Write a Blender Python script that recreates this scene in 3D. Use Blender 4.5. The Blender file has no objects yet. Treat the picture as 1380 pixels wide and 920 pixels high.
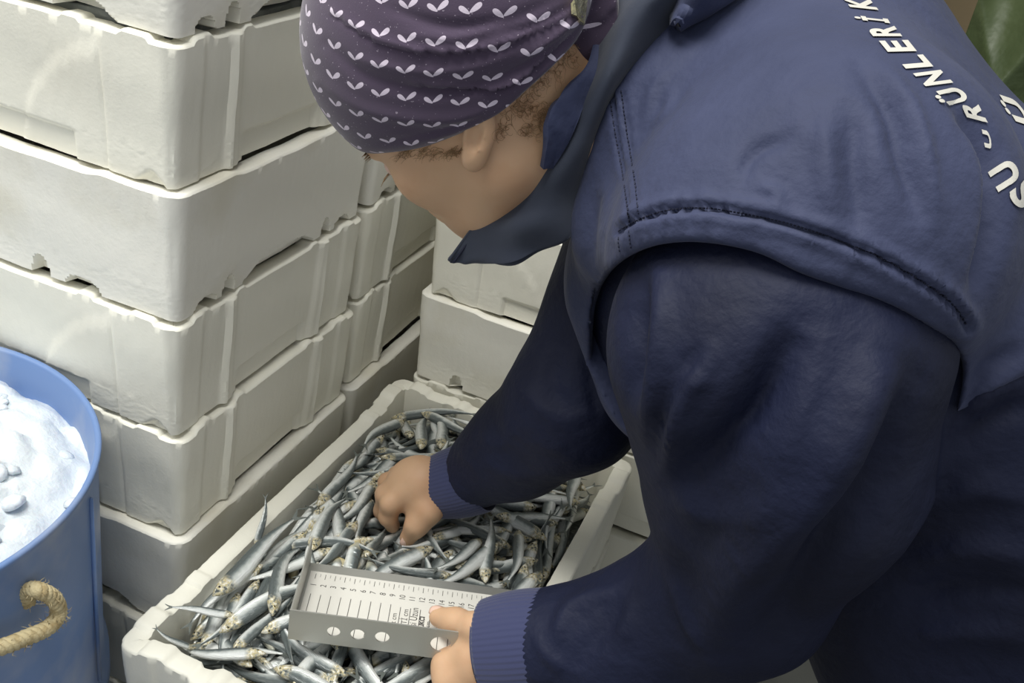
import bpy, bmesh, math, random
import numpy as np
from mathutils import Vector, Matrix
from mathutils.bvhtree import BVHTree
random.seed(7); rng = np.random.default_rng(7)
S = bpy.context.scene; C = S.collection
# ------------------------------------------------------------------ camera
CP = np.array([.5266, -.6695, .4147]); FPX = 1363.4; CX, CY = 690., 460.
CR = np.array([.91370859, .37433778, .15813868])
CU = np.array([-.3158279, .40927455, .85600647])
CF = np.array([-.25571342, .83208507, -.49218399])
cam = bpy.data.cameras.new('camera'); co = bpy.data.objects.new('camera', cam); C.objects.link(co)
cam.sensor_width = 36; cam.lens = 36*FPX/1380; cam.clip_start = .02
co.matrix_world = Matrix(((CR[0], CU[0], -CF[0], CP[0]), (CR[1], CU[1], -CF[1], CP[1]), (CR[2], CU[2], -CF[2], CP[2]), (0, 0, 0, 1)))
S.camera = co
# ------------------------------------------------------------------ world, lights, exposure
w = bpy.data.worlds.new('world'); S.world = w; w.use_nodes = True
w.node_tree.nodes['Background'].inputs[0].default_value = (.93, .97, 1, 1)
w.node_tree.nodes['Background'].inputs[1].default_value = .44
def area(name, loc, aim, size, power, col=(1, 1, 1)):
    l = bpy.data.lights.new(name, 'AREA'); l.shape = 'RECTANGLE'; l.size, l.size_y = size; l.energy = power; l.color = col
    o = bpy.data.objects.new(name, l); C.objects.link(o); o.location = loc
    o.rotation_euler = (Vector(aim)-Vector(loc)).to_track_quat('-Z', 'Y').to_euler(); return o
area('ceiling_lamp', (-.15, -.55, 2.3), (.15, .3, -.3), (1.5, .8), 62, (1, .985, .93))
area('ceiling_lamp', (-1.9, -1.0, 1.7), (.1, .4, -.3), (1.2, .8), 24, (1, .99, .95))
S.view_settings.view_transform = 'Standard'; S.view_settings.look = 'None'; S.view_settings.gamma = 1
S.view_settings.use_curve_mapping = False; S.view_settings.exposure = .12
# ------------------------------------------------------------------ helpers
def at(px, py, D): return CP + D*(CF + CR*(px-CX)/FPX - CU*(py-CY)/FPX)
def onz(px, py, z):
    d = CF + CR*(px-CX)/FPX - CU*(py-CY)/FPX
    return CP + d*(z-CP[2])/d[2]
def pix(P):
    d = P-CP; dep = d@CF
    return CX+FPX*(d@CR)/dep, CY-FPX*(d@CU)/dep, dep
def lin(c): return tuple((v/12.92 if v <= .04045 else ((v+.055)/1.055)**2.4) for v in c)
def rgb(r, g, b): return lin((r/255, g/255, b/255))+(1,)
def sm(a, b, x):
    t = np.clip((x-a)/(b-a), 0, 1); return t*t*(3-2*t)
def mesh_obj(name, V, F, mat=None, parent=None, smooth=True):
    me = bpy.data.meshes.new(name); me.from_pydata([tuple(v) for v in np.asarray(V, float)] if not isinstance(V, list) else V, [], F if isinstance(F, list) else F.tolist()); me.update()
    if smooth: me.polygons.foreach_set('use_smooth', [True]*len(me.polygons))
    if mat: me.materials.append(mat)
    o = bpy.data.objects.new(name, me); C.objects.link(o)
    if parent: o.parent = parent
    return o
def empty(name, loc=(0, 0, 0), rz=0):
    o = bpy.data.objects.new(name, None); C.objects.link(o); o.location = loc; o.rotation_euler = (0, 0, rz); o.empty_display_size = .05; return o
def tag(o, label=None, cat=None, group=None, kind=None):
    for k, v in (('label', label), ('category', cat), ('group', group), ('kind', kind)):
        if v: o[k] = v
    return o
class MB:
    def __init__(s): s.V = []; s.F = []
    def add(s, V, F):
        n = len(s.V); s.V += [tuple(map(float, v)) for v in V]; s.F += [tuple(int(i)+n for i in f) for f in F]; return s
    def box(s, a, b, ax=None, o=(0, 0, 0)):
        ax = np.eye(3) if ax is None else np.array(ax); o = np.array(o, float)
        P = [o + ax[0]*x + ax[1]*y + ax[2]*z for x in (a[0], b[0]) for y in (a[1], b[1]) for z in (a[2], b[2])]
        return s.add(P, [(0, 1, 3, 2), (4, 6, 7, 5), (0, 4, 5, 1), (2, 3, 7, 6), (0, 2, 6, 4), (1, 5, 7, 3)])
    def tube(s, P, R, n=10, cap=True, prof=None):
        P = np.array(P, float); m = len(P); R = np.full(m, R) if np.isscalar(R) else np.array(R)
        T = np.gradient(P, axis=0); T /= np.linalg.norm(T, axis=1)[:, None]
        nn = np.cross(T[0], [.3, .2, 1]); nn /= np.linalg.norm(nn); V = []
        for i in range(m):
            nn = nn-T[i]*(nn@T[i]); nn /= np.linalg.norm(nn); b = np.cross(T[i], nn)
            for k in range(n):
                a = 2*math.pi*k/n; r = R[i]*(prof(k, i) if prof else 1)
                V.append(P[i]+r*(nn*math.cos(a)+b*math.sin(a)))
        F = [(i*n+k, i*n+(k+1) % n, (i+1)*n+(k+1) % n, (i+1)*n+k) for i in range(m-1) for k in range(n)]
        if cap: F += [tuple(range(n))[::-1], tuple((m-1)*n+k for k in range(n))]
        return s.add(V, F)
    def build(s, name, mat, parent=None, smooth=True): return mesh_obj(name, s.V, s.F, mat, parent, smooth)
def spline(P, n):
    P = np.array(P, float); k = len(P)-1; out = []
    Q = np.vstack([2*P[0]-P[1], P, 2*P[-1]-P[-2]])
    for t in np.linspace(0, k, n):
        i = min(int(t), k-1); u = t-i; a, b, c, d = Q[i:i+4]
        out.append(.5*((2*b)+(c-a)*u+(2*a-5*b+4*c-d)*u*u+(-a+3*b-3*c+d)*u**3))
    return np.array(out)
# ------------------------------------------------------------------ materials
def mat(name, col, rough=.6, metal=0, bump=None, noise=None, spec=.5, sheen=0, trans=0, sub=0):
    m = bpy.data.materials.new(name); m.use_nodes = True; nt = m.node_tree; b = nt.nodes['Principled BSDF']
    b.inputs['Base Color'].default_value = col; b.inputs['Roughness'].default_value = rough; b.inputs['Metallic'].default_value = metal
    b.inputs['Specular IOR Level'].default_value = spec; b.inputs['Sheen Weight'].default_value = sheen; b.inputs['Transmission Weight'].default_value = trans
    if sub: b.inputs['Subsurface Weight'].default_value = sub; b.inputs['Subsurface Radius'].default_value = (.01, .004, .002); b.inputs['Subsurface Scale'].default_value = 1
    tc = nt.nodes.new('ShaderNodeTexCoord')
    if noise:   # (scale, colour2, lo, hi, detail)
        n = nt.nodes.new('ShaderNodeTexNoise'); n.inputs['Scale'].default_value = noise[0]; n.inputs['Detail'].default_value = noise[4] if len(noise) > 4 else 5
        r = nt.nodes.new('ShaderNodeMapRange'); r.inputs[1].default_value = noise[2]; r.inputs[2].default_value = noise[3]
        x = nt.nodes.new('ShaderNodeMix'); x.data_type = 'RGBA'; x.inputs[6].default_value = col; x.inputs[7].default_value = noise[1]
        nt.links.new(tc.outputs['Object'], n.inputs['Vector']); nt.links.new(n.outputs[0], r.inputs[0]); nt.links.new(r.outputs[0], x.inputs[0]); nt.links.new(x.outputs[2], b.inputs['Base Color'])
    prev = None
    for (sc, st, dist) in (bump or []):
        n = nt.nodes.new('ShaderNodeTexNoise'); n.inputs['Scale'].default_value = sc; n.inputs['Detail'].default_value = 4
        bp = nt.nodes.new('ShaderNodeBump'); bp.inputs['Strength'].default_value = st; bp.inputs['Distance'].default_value = dist
        nt.links.new(tc.outputs['Object'], n.inputs['Vector']); nt.links.new(n.outputs[0], bp.inputs['Height'])
        if prev: nt.links.new(prev.outputs[0], bp.inputs['Normal'])
        prev = bp
    if prev: nt.links.new(prev.outputs[0], b.inputs['Normal'])
    return m
M_eps = mat('expanded_polystyrene', rgb(241, 239, 226), .55, bump=[(9, .35, .004), (320, .35, .0006)], noise=(7, rgb(233, 230, 216), .5, .8), spec=.35)
M_eps_dirty = mat('worn_polystyrene', rgb(242, 240, 230), .55, bump=[(11, .5, .004), (300, .4, .0006)], noise=(9, rgb(226, 221, 202), .5, .8), spec=.35)
M_blue = mat('blue_plastic', rgb(106, 134, 182), .42, bump=[(30, .15, .002)], noise=(14, rgb(146, 158, 184), .5, .75, 8), spec=.4)
M_ice = mat('crushed_ice', rgb(212, 219, 224), .35, bump=[(60, .6, .004), (260, .5, .0015)], sub=.1)
M_rope = mat('rope_fibre', rgb(205, 190, 150), .9, bump=[(500, .8, .001)], noise=(120, rgb(170, 150, 108), .45, .7))
M_metal = mat('brushed_steel', rgb(190, 190, 184), .42, .75, bump=[(60, .03, .001)])
M_scale = mat('scale_plate', rgb(222, 220, 212), .5)
M_ink = mat('black_ink', rgb(70, 68, 66), .6)
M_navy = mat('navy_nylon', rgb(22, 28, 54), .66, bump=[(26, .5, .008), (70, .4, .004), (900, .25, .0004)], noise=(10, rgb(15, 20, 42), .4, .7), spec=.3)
M_vest = mat('vest_nylon', rgb(60, 66, 94), .7, bump=[(20, .55, .008), (70, .45, .004), (900, .25, .0004)], noise=(9, rgb(51, 57, 83), .4, .7), spec=.28, sheen=.05)
M_collar = mat('collar_fabric', rgb(48, 54, 70), .8, bump=[(30, .3, .004), (900, .25, .0004)], noise=(14, rgb(56, 62, 76), .4, .7), spec=.35, sheen=.2)
M_cuff = mat('rib_knit', rgb(62, 67, 100), .85, bump=[(500, .3, .0006)], spec=.2, sheen=.3)
M_skin = mat('skin', rgb(208, 170, 136), .5, bump=[(220, .15, .0008)], noise=(22, rgb(198, 155, 121), .45, .75), spec=.4, sub=.12)
M_nail = mat('fingernail', rgb(232, 196, 178), .3)
M_hair = mat('brown_hair', rgb(140, 110, 76), .5, noise=(60, rgb(172, 142, 102), .4, .7))
M_gold = mat('gold_clip', rgb(215, 205, 160), .25, .9, bump=[(150, .8, .002)])
M_print = mat('white_print', rgb(206, 203, 194), .6)
M_thread = mat('dark_thread', rgb(26, 30, 52), .8)
M_trouser = mat('dark_trousers', rgb(22, 24, 34), .8)
M_boot = mat('black_rubber', rgb(18, 18, 20), .5)
M_floor = mat('wet_concrete', rgb(120, 120, 116), .35, bump=[(12, .4, .01)], noise=(3, rgb(88, 88, 86), .4, .7))
M_wall = mat('painted_wall', rgb(128, 112, 84), .8, bump=[(20, .2, .004)], noise=(2, rgb(96, 86, 66), .4, .7))
M_tarp = mat('green_tarpaulin', rgb(88, 100, 68), .45, bump=[(8, .6, .02), (60, .2, .003)], noise=(5, rgb(62, 76, 46), .4, .65))
M_film = mat('clear_bag_film', rgb(170, 174, 170), .2, bump=[(25, 1, .01)], noise=(16, rgb(110, 114, 110), .4, .6))
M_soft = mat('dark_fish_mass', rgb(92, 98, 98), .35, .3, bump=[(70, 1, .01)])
# ------------------------------------------------------------------ the room
FZ = -1.0145
tag(mesh_obj('floor', [(-2.6, -2.2, FZ), (3, -2.2, FZ), (3, 3, FZ), (-2.6, 3, FZ)], [(0, 1, 2, 3)], M_floor, smooth=False), kind='structure')
tag(MB().box((-2.6, 2.6, FZ), (3, 2.7, 2.0)).build('wall_back', M_wall, smooth=False), kind='structure')
tag(MB().box((-2.7, -2.2, FZ), (-2.6, 2.7, 2.0)).build('wall_left', M_wall, smooth=False), kind='structure')
# ------------------------------------------------------------------ polystyrene boxes
L_, W_, H_ = .574, .355, .1325
def perimeter(step=.0029, r=.017):
    pts = []
    for (x0, y0, dx, dy, ln) in ((0, 0, 1, 0, L_), (L_, 0, 0, 1, W_), (L_, W_, -1, 0, L_), (0, W_, 0, -1, W_)):
        n = int((ln-2*r)/step)
        for i in range(n):
            s = r+(ln-2*r)*i/n
            pts.append((x0+dx*s, y0+dy*s, dy, -dx, s, ln))
        cx, cy = x0+dx*(ln-r)-dy*r, y0+dy*(ln-r)+dx*r
        for k in range(9):
            a = math.pi/2*k/9; nx, ny = dy*math.cos(a)+dx*math.sin(a), -dx*math.cos(a)+dy*math.sin(a)
            pts.append((cx+nx*r, cy+ny*r, nx, ny, ln-r+r*a if a < .785 else r-(math.pi/2-a)*r, ln if a < .785 else (W_ if ln == L_ else L_)))
    return np.array(pts)
def box_mesh(kind, seed):
    g = np.random.default_rng(seed); P = perimeter(); n = len(P); s, ln = P[:, 4], P[:, 5]; d = np.minimum(s, ln-s); lng = ln > .4
    TT = np.r_[np.linspace(0, .24, 20)[:-1], np.linspace(.24, 1, 13)]; nz = len(TT); rows = []
    top = np.full(n, H_-.0072)
    bump1 = sm(.026, .030, d)*(1-sm(.052, .058, d)); bump2 = np.where(lng, sm(.098, .102, d)*(1-sm(.115, .12, d)), sm(.10, .104, d)*(1-sm(.113, .118, d)))
    if kind == 'ribbed': top += .0042*np.maximum(bump1, bump2*.8)
    else: top += .003*(1-sm(.08, .1, d))
    wob = sum(a*np.sin(s*f+p) for a, f, p in zip(g.uniform(.00008, .00025, 5), g.uniform(20, 130, 5), g.uniform(0, 6, 5))); top += wob
    bot = np.zeros(n) + .0008*np.abs(np.sin(s*33+seed)) + (0 if kind == 'ribbed' else 0)
    for j in range(nz):
        t = TT[j]; z = bot+(top-bot)*t; off = -.0075*(1-t)
        if kind == 'ribbed':
            rec = np.where(lng, sm(.074, .080, d), sm(.085, .092, d))*.0032
            # pilaster next to the corner on the short faces, tapered
            arc = np.where(lng, ((d-.03)**2+(z+.03)**2 < .15**2) & (d > .078), False)*.0018
            off = off-rec+arc
            off = off-np.where(~lng, .0025*sm(.042, .045, d)*(1-sm(.0815, .085, d)), 0)
            wd = .018*(1-t)+.006
            off = off+np.where(~lng, .0045*np.exp(-((d-.092)/(.004+wd*.3))**4), 0)
            off = off-np.where(~lng, .005, .004)*sm(.112, .115, d)*(1-sm(.024, .029, z))
            off = off-.006*sm(.010, .02, .03-np.abs(d-.03)-z*1.2)*(z < .02)*(d > .012)*np.where(lng, 1, 0)
        else:
            off = off+.001
            def arch(c, rr, h):
                x = np.abs(d-c)/rr; return (x < 1)*(z < h*np.sqrt(np.clip(1-x*x, 0, 1)))
            if seed % 2: a = arch(.045, .013, .013) | arch(.083, .009, .021)
            else: a = arch(.05, .016, .011) | arch(.086, .0085, .02)
            a = np.where(lng, arch(.115, .02, .013) | arch(.165, .0095, .021), a)
            if seed == 3: a = np.where(lng, ((d > .062) & (d < .128) & (z < .015*sm(.062, .09, d))) | arch(.185, .014, .012), a)
            if seed == 5: a = np.where(lng, arch(.07, .0085, .021), a)
            cen = sm(.105, .145, d)*.014
            a = a | ((~lng) & (d > .112) & (z < cen+.002))
            off = off-(.024 if seed == 3 else .013)*a
        off = off+.0009*np.sin(s*14+t*5+seed)*np.sin(t*4+seed)+g.normal(0, .00012, n)
        rows.append(np.c_[P[:, 0]+P[:, 2]*off, P[:, 1]+P[:, 3]*off, z])
    V = np.vstack(rows); nr = nz
    tin = [(.0, .0016, .0028), (.0014, .0, .0055), (0, 0, .020), (0, -.003, .0225)]
    last = rows[-1]
    extra = []
    for (du, dz, inn) in ((0, .0016, .0012), (0, .0022, .003), (0, .0018, .019), (0, .0, .0215), (0, -.02, .0235), (0, -.045, .0245), (0, -.08, .026), (0, -(H_-.026), .028)):
        q = last.copy(); q[:, 0] -= P[:, 2]*inn; q[:, 1] -= P[:, 3]*inn; q[:, 2] += dz
        if dz < -.05: q[:, 2] = H_+dz-.002
        extra.append(q)
    # squeeze the rounded corners of inner rings so that they do not fold over
    for q in extra:
        q[:, 0] = np.clip(q[:, 0], .0, L_); q[:, 1] = np.clip(q[:, 1], 0, W_)
    V = np.vstack([V]+extra); nr += len(extra)
    i = np.arange(n); k = (i+1) % n; F = []
    for j in range(nr-1): F.append(np.c_[j*n+i, j*n+k, (j+1)*n+k, (j+1)*n+i])
    F = np.vstack(F).tolist(); c0 = len(V); V = np.vstack([V, [[L_/2, W_/2, V[-1, 2]], [L_/2, W_/2, .0]]])
    F += [((nr-1)*n+a, (nr-1)*n+(a+1) % n, c0) for a in range(n)]+[((a+1) % n, a, c0+1) for a in range(n)]
    me = bpy.data.meshes.new('fish_box'); me.from_pydata(V.tolist(), [], F); me.update()
    me.polygons.foreach_set('use_smooth', [True]*len(me.polygons))
    me.materials.append(M_eps if kind == 'ribbed' else M_eps_dirty)
    try: me.set_sharp_from_angle(angle=math.radians(38))
    except Exception: pass
    return me
BM = {'r1': box_mesh('ribbed', 1), 'r2': box_mesh('ribbed', 4), 'p1': box_mesh('plain', 3), 'p2': box_mesh('plain', 6), 'p3': box_mesh('plain', 5)}
def box(key, x, y, z, rz, label, group=None):
    o = bpy.data.objects.new('fish_box', BM[key]); C.objects.link(o); o.location = (x, y, z); o.rotation_euler = (0, 0, rz)
    return tag(o, label, 'box', group)
ZT = FZ+.0005
lev = lambda k: ZT+k*H_                       # bottom of the k-th box above the floor
LEFT = [('r2', 'white foam box at the floor under the front left stack'), ('p1', 'white foam box second from the floor of the front left stack'),
        ('r1', 'white foam box third from the floor of the front left stack'), ('r1', 'white foam box fourth from floor, front left stack'),
        ('p1', 'white foam box in shadow behind the blue barrel, lowest visible of the left stack'),
        ('r1', 'ribbed white foam box at hand height beside the left rim of the open fish box'),
        ('r2', 'ribbed white foam box beside the barrel ice, stained grey along its front corner'),
        ('p2', 'smooth white foam box with arched notches along its bottom, mid left stack'),
        ('r1', 'ribbed white foam box with fish inside, second from the top of the left stack'),
        ('p1', 'topmost white foam box of the left stack, cut by the picture top')]
for k, (m, lb) in enumerate(LEFT):
    j = random.Random(k*7+1)
    box(m, -L_+j.uniform(-.002, .002), j.uniform(-.0015, .0015), lev(k), j.uniform(-.003, .003), lb, 'foam boxes in the front left stack')
for k in range(9):
    box(['r1', 'p2', 'r2'][k % 3], -L_-.004+.003*math.sin(k*2.1), W_+.009, lev(k), .004*math.sin(k*3), 
        ['white foam box at the floor of the stack behind the left stack', 'white foam box second from floor in the narrow rear left stack', 'white foam box third from floor in the narrow rear left stack',
         'white foam box fourth from floor in the narrow rear left stack', 'white foam box fifth from floor in the narrow rear left stack', 'rear stack foam box level with the open fish box far corner',
         'rear stack foam box seen in the gap left of the arched hole', 'rear stack foam box seen left of the chin', 'rear stack foam box seen below the forehead'][k], 'foam boxes in the rear left stack')
for k in range(8):
    box(['p1', 'r2', 'p2', 'r1', 'r1', 'p3', 'r2', 'p1'][k], .042+[0, .004, 0, .003, .002, 0, .004, .001][k], .4475+.002*math.sin(k*2), lev(k), .003*math.sin(k),
        ['white foam box at the floor of the stack behind the fish', 'white foam box second from floor, stack behind the fish', 'white foam box third from floor, stack behind the fish',
         'white foam box fourth from floor, stack behind the fish', 'white foam box directly behind the open fish box', 'bright white foam box with an arched hole just beyond the fish',
         'bright white foam box with small bumps under the collar tip', 'topmost bright foam box behind the chin'][k], 'foam boxes stacked beyond the fish')
FX, FY = .385, -.134
for k in range(4):
    box(['r1', 'p1', 'r2', 'p2'][k], FX-.002*k, FY+.001*k, lev(k), math.pi/2, ['foam box at the floor under the open fish box', 'foam box second from floor under the fish', 'foam box third from floor under the fish',
        'foam box directly under the open fish box'][k], 'foam boxes carrying the open fish box')
FB = box('r1', FX, FY, lev(4), math.pi/2, 'open white foam box full of small silver fish at bottom centre')
RIM = lev(5)
# fish under film inside the second box of the left stack
def blanket(x0, x1, y0, y1, z, amp, name, m, seed, lab, cat):
    g = np.random.default_rng(seed); nx, ny = 70, 50; X, Y = np.meshgrid(np.linspace(x0, x1, nx), np.linspace(y0, y1, ny), indexing='ij')
    Z = z+sum(amp*np.sin(X*a+Y*b+p) for a, b, p in zip(g.uniform(-60, 60, 7), g.uniform(-60, 60, 7), g.uniform(0, 6, 7)))
    V = np.c_[X.ravel(), Y.ravel(), Z.ravel()]; idx = np.arange(nx*ny).reshape(nx, ny)
    F = np.c_[idx[:-1, :-1].ravel(), idx[1:, :-1].ravel(), idx[1:, 1:].ravel(), idx[:-1, 1:].ravel()]
    o = mesh_obj(name, V, F, m); md = o.modifiers.new('thickness', 'SOLIDIFY'); md.thickness = .02; md.offset = -1
    return tag(o, lab, cat)
blanket(-L_+.03, -.032, .032, W_-.03, lev(9)-.004, .0011, 'bag_film', M_film, 3, 'grey plastic bag film showing in the gap under the topmost left box', 'bag')
# ------------------------------------------------------------------ blue barrel with ice and a rope handle
BC = np.array([-.189, -.205]); BR = .208; BZ = -.187
def lathe(prof, n=96, cen=(0, 0)):
    V = []; F = []
    for (r, z) in prof:
        for k in range(n): a = 2*math.pi*k/n; V.append((cen[0]+r*math.cos(a), cen[1]+r*math.sin(a), z))
    m = len(prof)
    for i in range(m-1):
        for k in range(n): F.append((i*n+k, i*n+(k+1) % n, (i+1)*n+(k+1) % n, (i+1)*n+k))
    return V, F
barrel = empty('ice_barrel', (BC[0], BC[1], FZ)); hz = BZ-FZ
tag(barrel, 'blue plastic barrel of crushed ice with a rope handle at lower left', 'barrel')
V, F = lathe([(0, .001), (.19, .001), (.198, .01), (.2, .25), (.205, .262), (.205, .285), (.2, .297), (.2, .52), (.205, .532), (.205, .555), (.2, .567), (.204, hz-.02), (BR-.001, hz-.006), (BR, hz-.002), (BR-.001, hz), (BR-.005, hz), (BR-.0065, hz-.003), (.1965, hz-.03), (.194, .1), (.19, .02), (0, .02)])
mesh_obj('barrel_body', V, F, M_blue, barrel)
# vertical mould seam strip on the wall
def onbarrel(px, py, r):
    d = CF+CR*(px-CX)/FPX-CU*(py-CY)/FPX; o = CP[:2]-BC; a = d[:2]@d[:2]; b = 2*o@d[:2]; c = o@o-r*r
    q = b*b-4*a*c
    if q < 0: return None
    t = (-b-math.sqrt(q))/(2*a); return CP+t*d
q1 = onbarrel(124, 740, .203); a1 = math.atan2(q1[1]-BC[1], q1[0]-BC[0])
mb = MB()
P = [(math.cos(a1)*.2045, math.sin(a1)*.2045, hz-.025), (math.cos(a1-.01)*.2035, math.sin(a1-.01)*.2035, .57)]
mb.tube([P[0], P[1]], .0022, 6); mb.build('mould_seam', M_blue, barrel)
# ice: chunky surface
g = np.random.default_rng(5); nr_, na = 56, 150; V = []; cen = g.uniform(-.2, .2, (420, 2)); rad = g.uniform(.007, .017, 420); hh = g.uniform(.003, .012, 420)
RR, AA = np.meshgrid(np.linspace(0, .1975, nr_), np.linspace(0, 2*math.pi, na, endpoint=False), indexing='ij')
X, Y = RR*np.cos(AA), RR*np.sin(AA)
Z = hz-.037+.034*(1-(RR/.1975)**2)+.008*(-Y/.2)
bz = np.zeros_like(X)
for (cx_, cy_), r_, h_ in zip(cen, rad, hh):
    dd = (np.abs(X-cx_)**2.6+np.abs(Y-cy_)**2.6)**(1/2.6); bz = np.maximum(bz, h_*np.clip(1.25-dd/r_, 0, 1)**.45*(dd < r_*1.25))
Z = Z+bz+g.normal(0, .0004, X.shape); Z = np.minimum(Z, hz+.004)
idx = np.arange(nr_*na).reshape(nr_, na); i2 = np.roll(idx, -1, 1)
F = np.c_[idx[:-1].ravel(), idx[1:].ravel(), i2[1:].ravel(), i2[:-1].ravel()]
ice = mesh_obj('crushed_ice', np.c_[X.ravel()+BC[0], Y.ravel()+BC[1], Z.ravel()+FZ], F, M_ice, smooth=True)
try: ice.data.set_sharp_from_angle(angle=math.radians(40))
except Exception: pass
tag(ice, 'white crushed ice heaped inside the blue barrel', 'ice', kind='stuff')
# single lumps of ice on top of the heap
ch = None
for k in range(26):
    a = g.uniform(-.5, 2.4) if k < 22 else g.uniform(0, 6.28); r = .1975*math.sqrt(g.uniform(.35, .93)); s_ = g.uniform(.008, .015)
    x, y = r*math.cos(a), r*math.sin(a); z = hz-.037+.034*(1-(r/.1975)**2)+.012*(-y/.2)+.009
    bm = bmesh.new()
    for q in range(16):
        dv = g.normal(0, 1, 3); dv /= np.linalg.norm(dv); bm.verts.new((dv[0]*s_, dv[1]*s_*.8, dv[2]*s_*.45))
    bmesh.ops.convex_hull(bm, input=bm.verts); bmesh.ops.delete(bm, geom=[v for v in bm.verts if not v.link_faces], context='VERTS'); bmesh.ops.subdivide_edges(bm, edges=bm.edges[:], cuts=1, use_grid_fill=True, smooth=.35)
    me = bpy.data.meshes.new('ice_lump'); bm.to_mesh(me); bm.free(); me.materials.append(M_ice); me.polygons.foreach_set('use_smooth', [True]*len(me.polygons))
    o = bpy.data.objects.new('ice_lump', me); C.objects.link(o); o.location = (x+BC[0], y+BC[1], z+FZ-.003); o.rotation_euler = (g.uniform(-.4, .4), g.uniform(-.4, .4), g.uniform(0, 6))
    tag(o, '%s white ice lump %s of the barrel, %s' % ('large' if s_ > .0115 else 'small', 'by the rim' if r > .15 else 'near the middle', ['on the right', 'on the far right', 'on the far side', 'on the far left', 'on the left', 'on the near left', 'on the near side', 'on the near right'][int(((math.degrees(a)+22.5) % 360)//45)]), 'ice', 'ice lumps in the barrel')
# rope handle
rp = [onbarrel(36, 812, .200), onbarrel(38, 796, .206), onbarrel(52, 795, .216), onbarrel(72, 806, .222), onbarrel(79, 826, .224), onbarrel(64, 846, .224), onbarrel(30, 861, .223), onbarrel(-10, 875, .222), onbarrel(-60, 880, .214), onbarrel(-75, 860, .199)]
rp = spline(rp, 150)-np.array([BC[0], BC[1], FZ]); T = np.gradient(rp, axis=0); T /= np.linalg.norm(T, axis=1)[:, None]
U_ = np.cross(T, [0, 0, 1.]); U_ /= np.linalg.norm(U_, axis=1)[:, None]; B_ = np.cross(T, U_)
rope = None
for k in range(3):
    ph = np.linspace(0, 2*math.pi*13, 150)+k*2.094
    mb = MB(); mb.tube(rp+.0034*(U_*np.cos(ph)[:, None]+B_*np.sin(ph)[:, None]), .0038, 8)
    if k == 0: rope = mb.build('rope_handle', M_rope, barrel)
    else: mb.build('rope_strand', M_rope, rope)
mb = MB(); g = np.random.default_rng(9)
for k in range(150):
    i = g.integers(2, 147); dv = g.normal(0, 1, 3); dv -= T[i]*(dv@T[i])*.5; dv /= np.linalg.norm(dv)
    p0 = rp[i]+dv*.006; mb.tube([p0, p0+dv*.003+T[i]*.002, p0+dv*.005+T[i]*g.uniform(-.004, .006)], [.00035, .0003, .0001], 4)
mb.build('rope_fluff', M_rope, rope)

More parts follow.
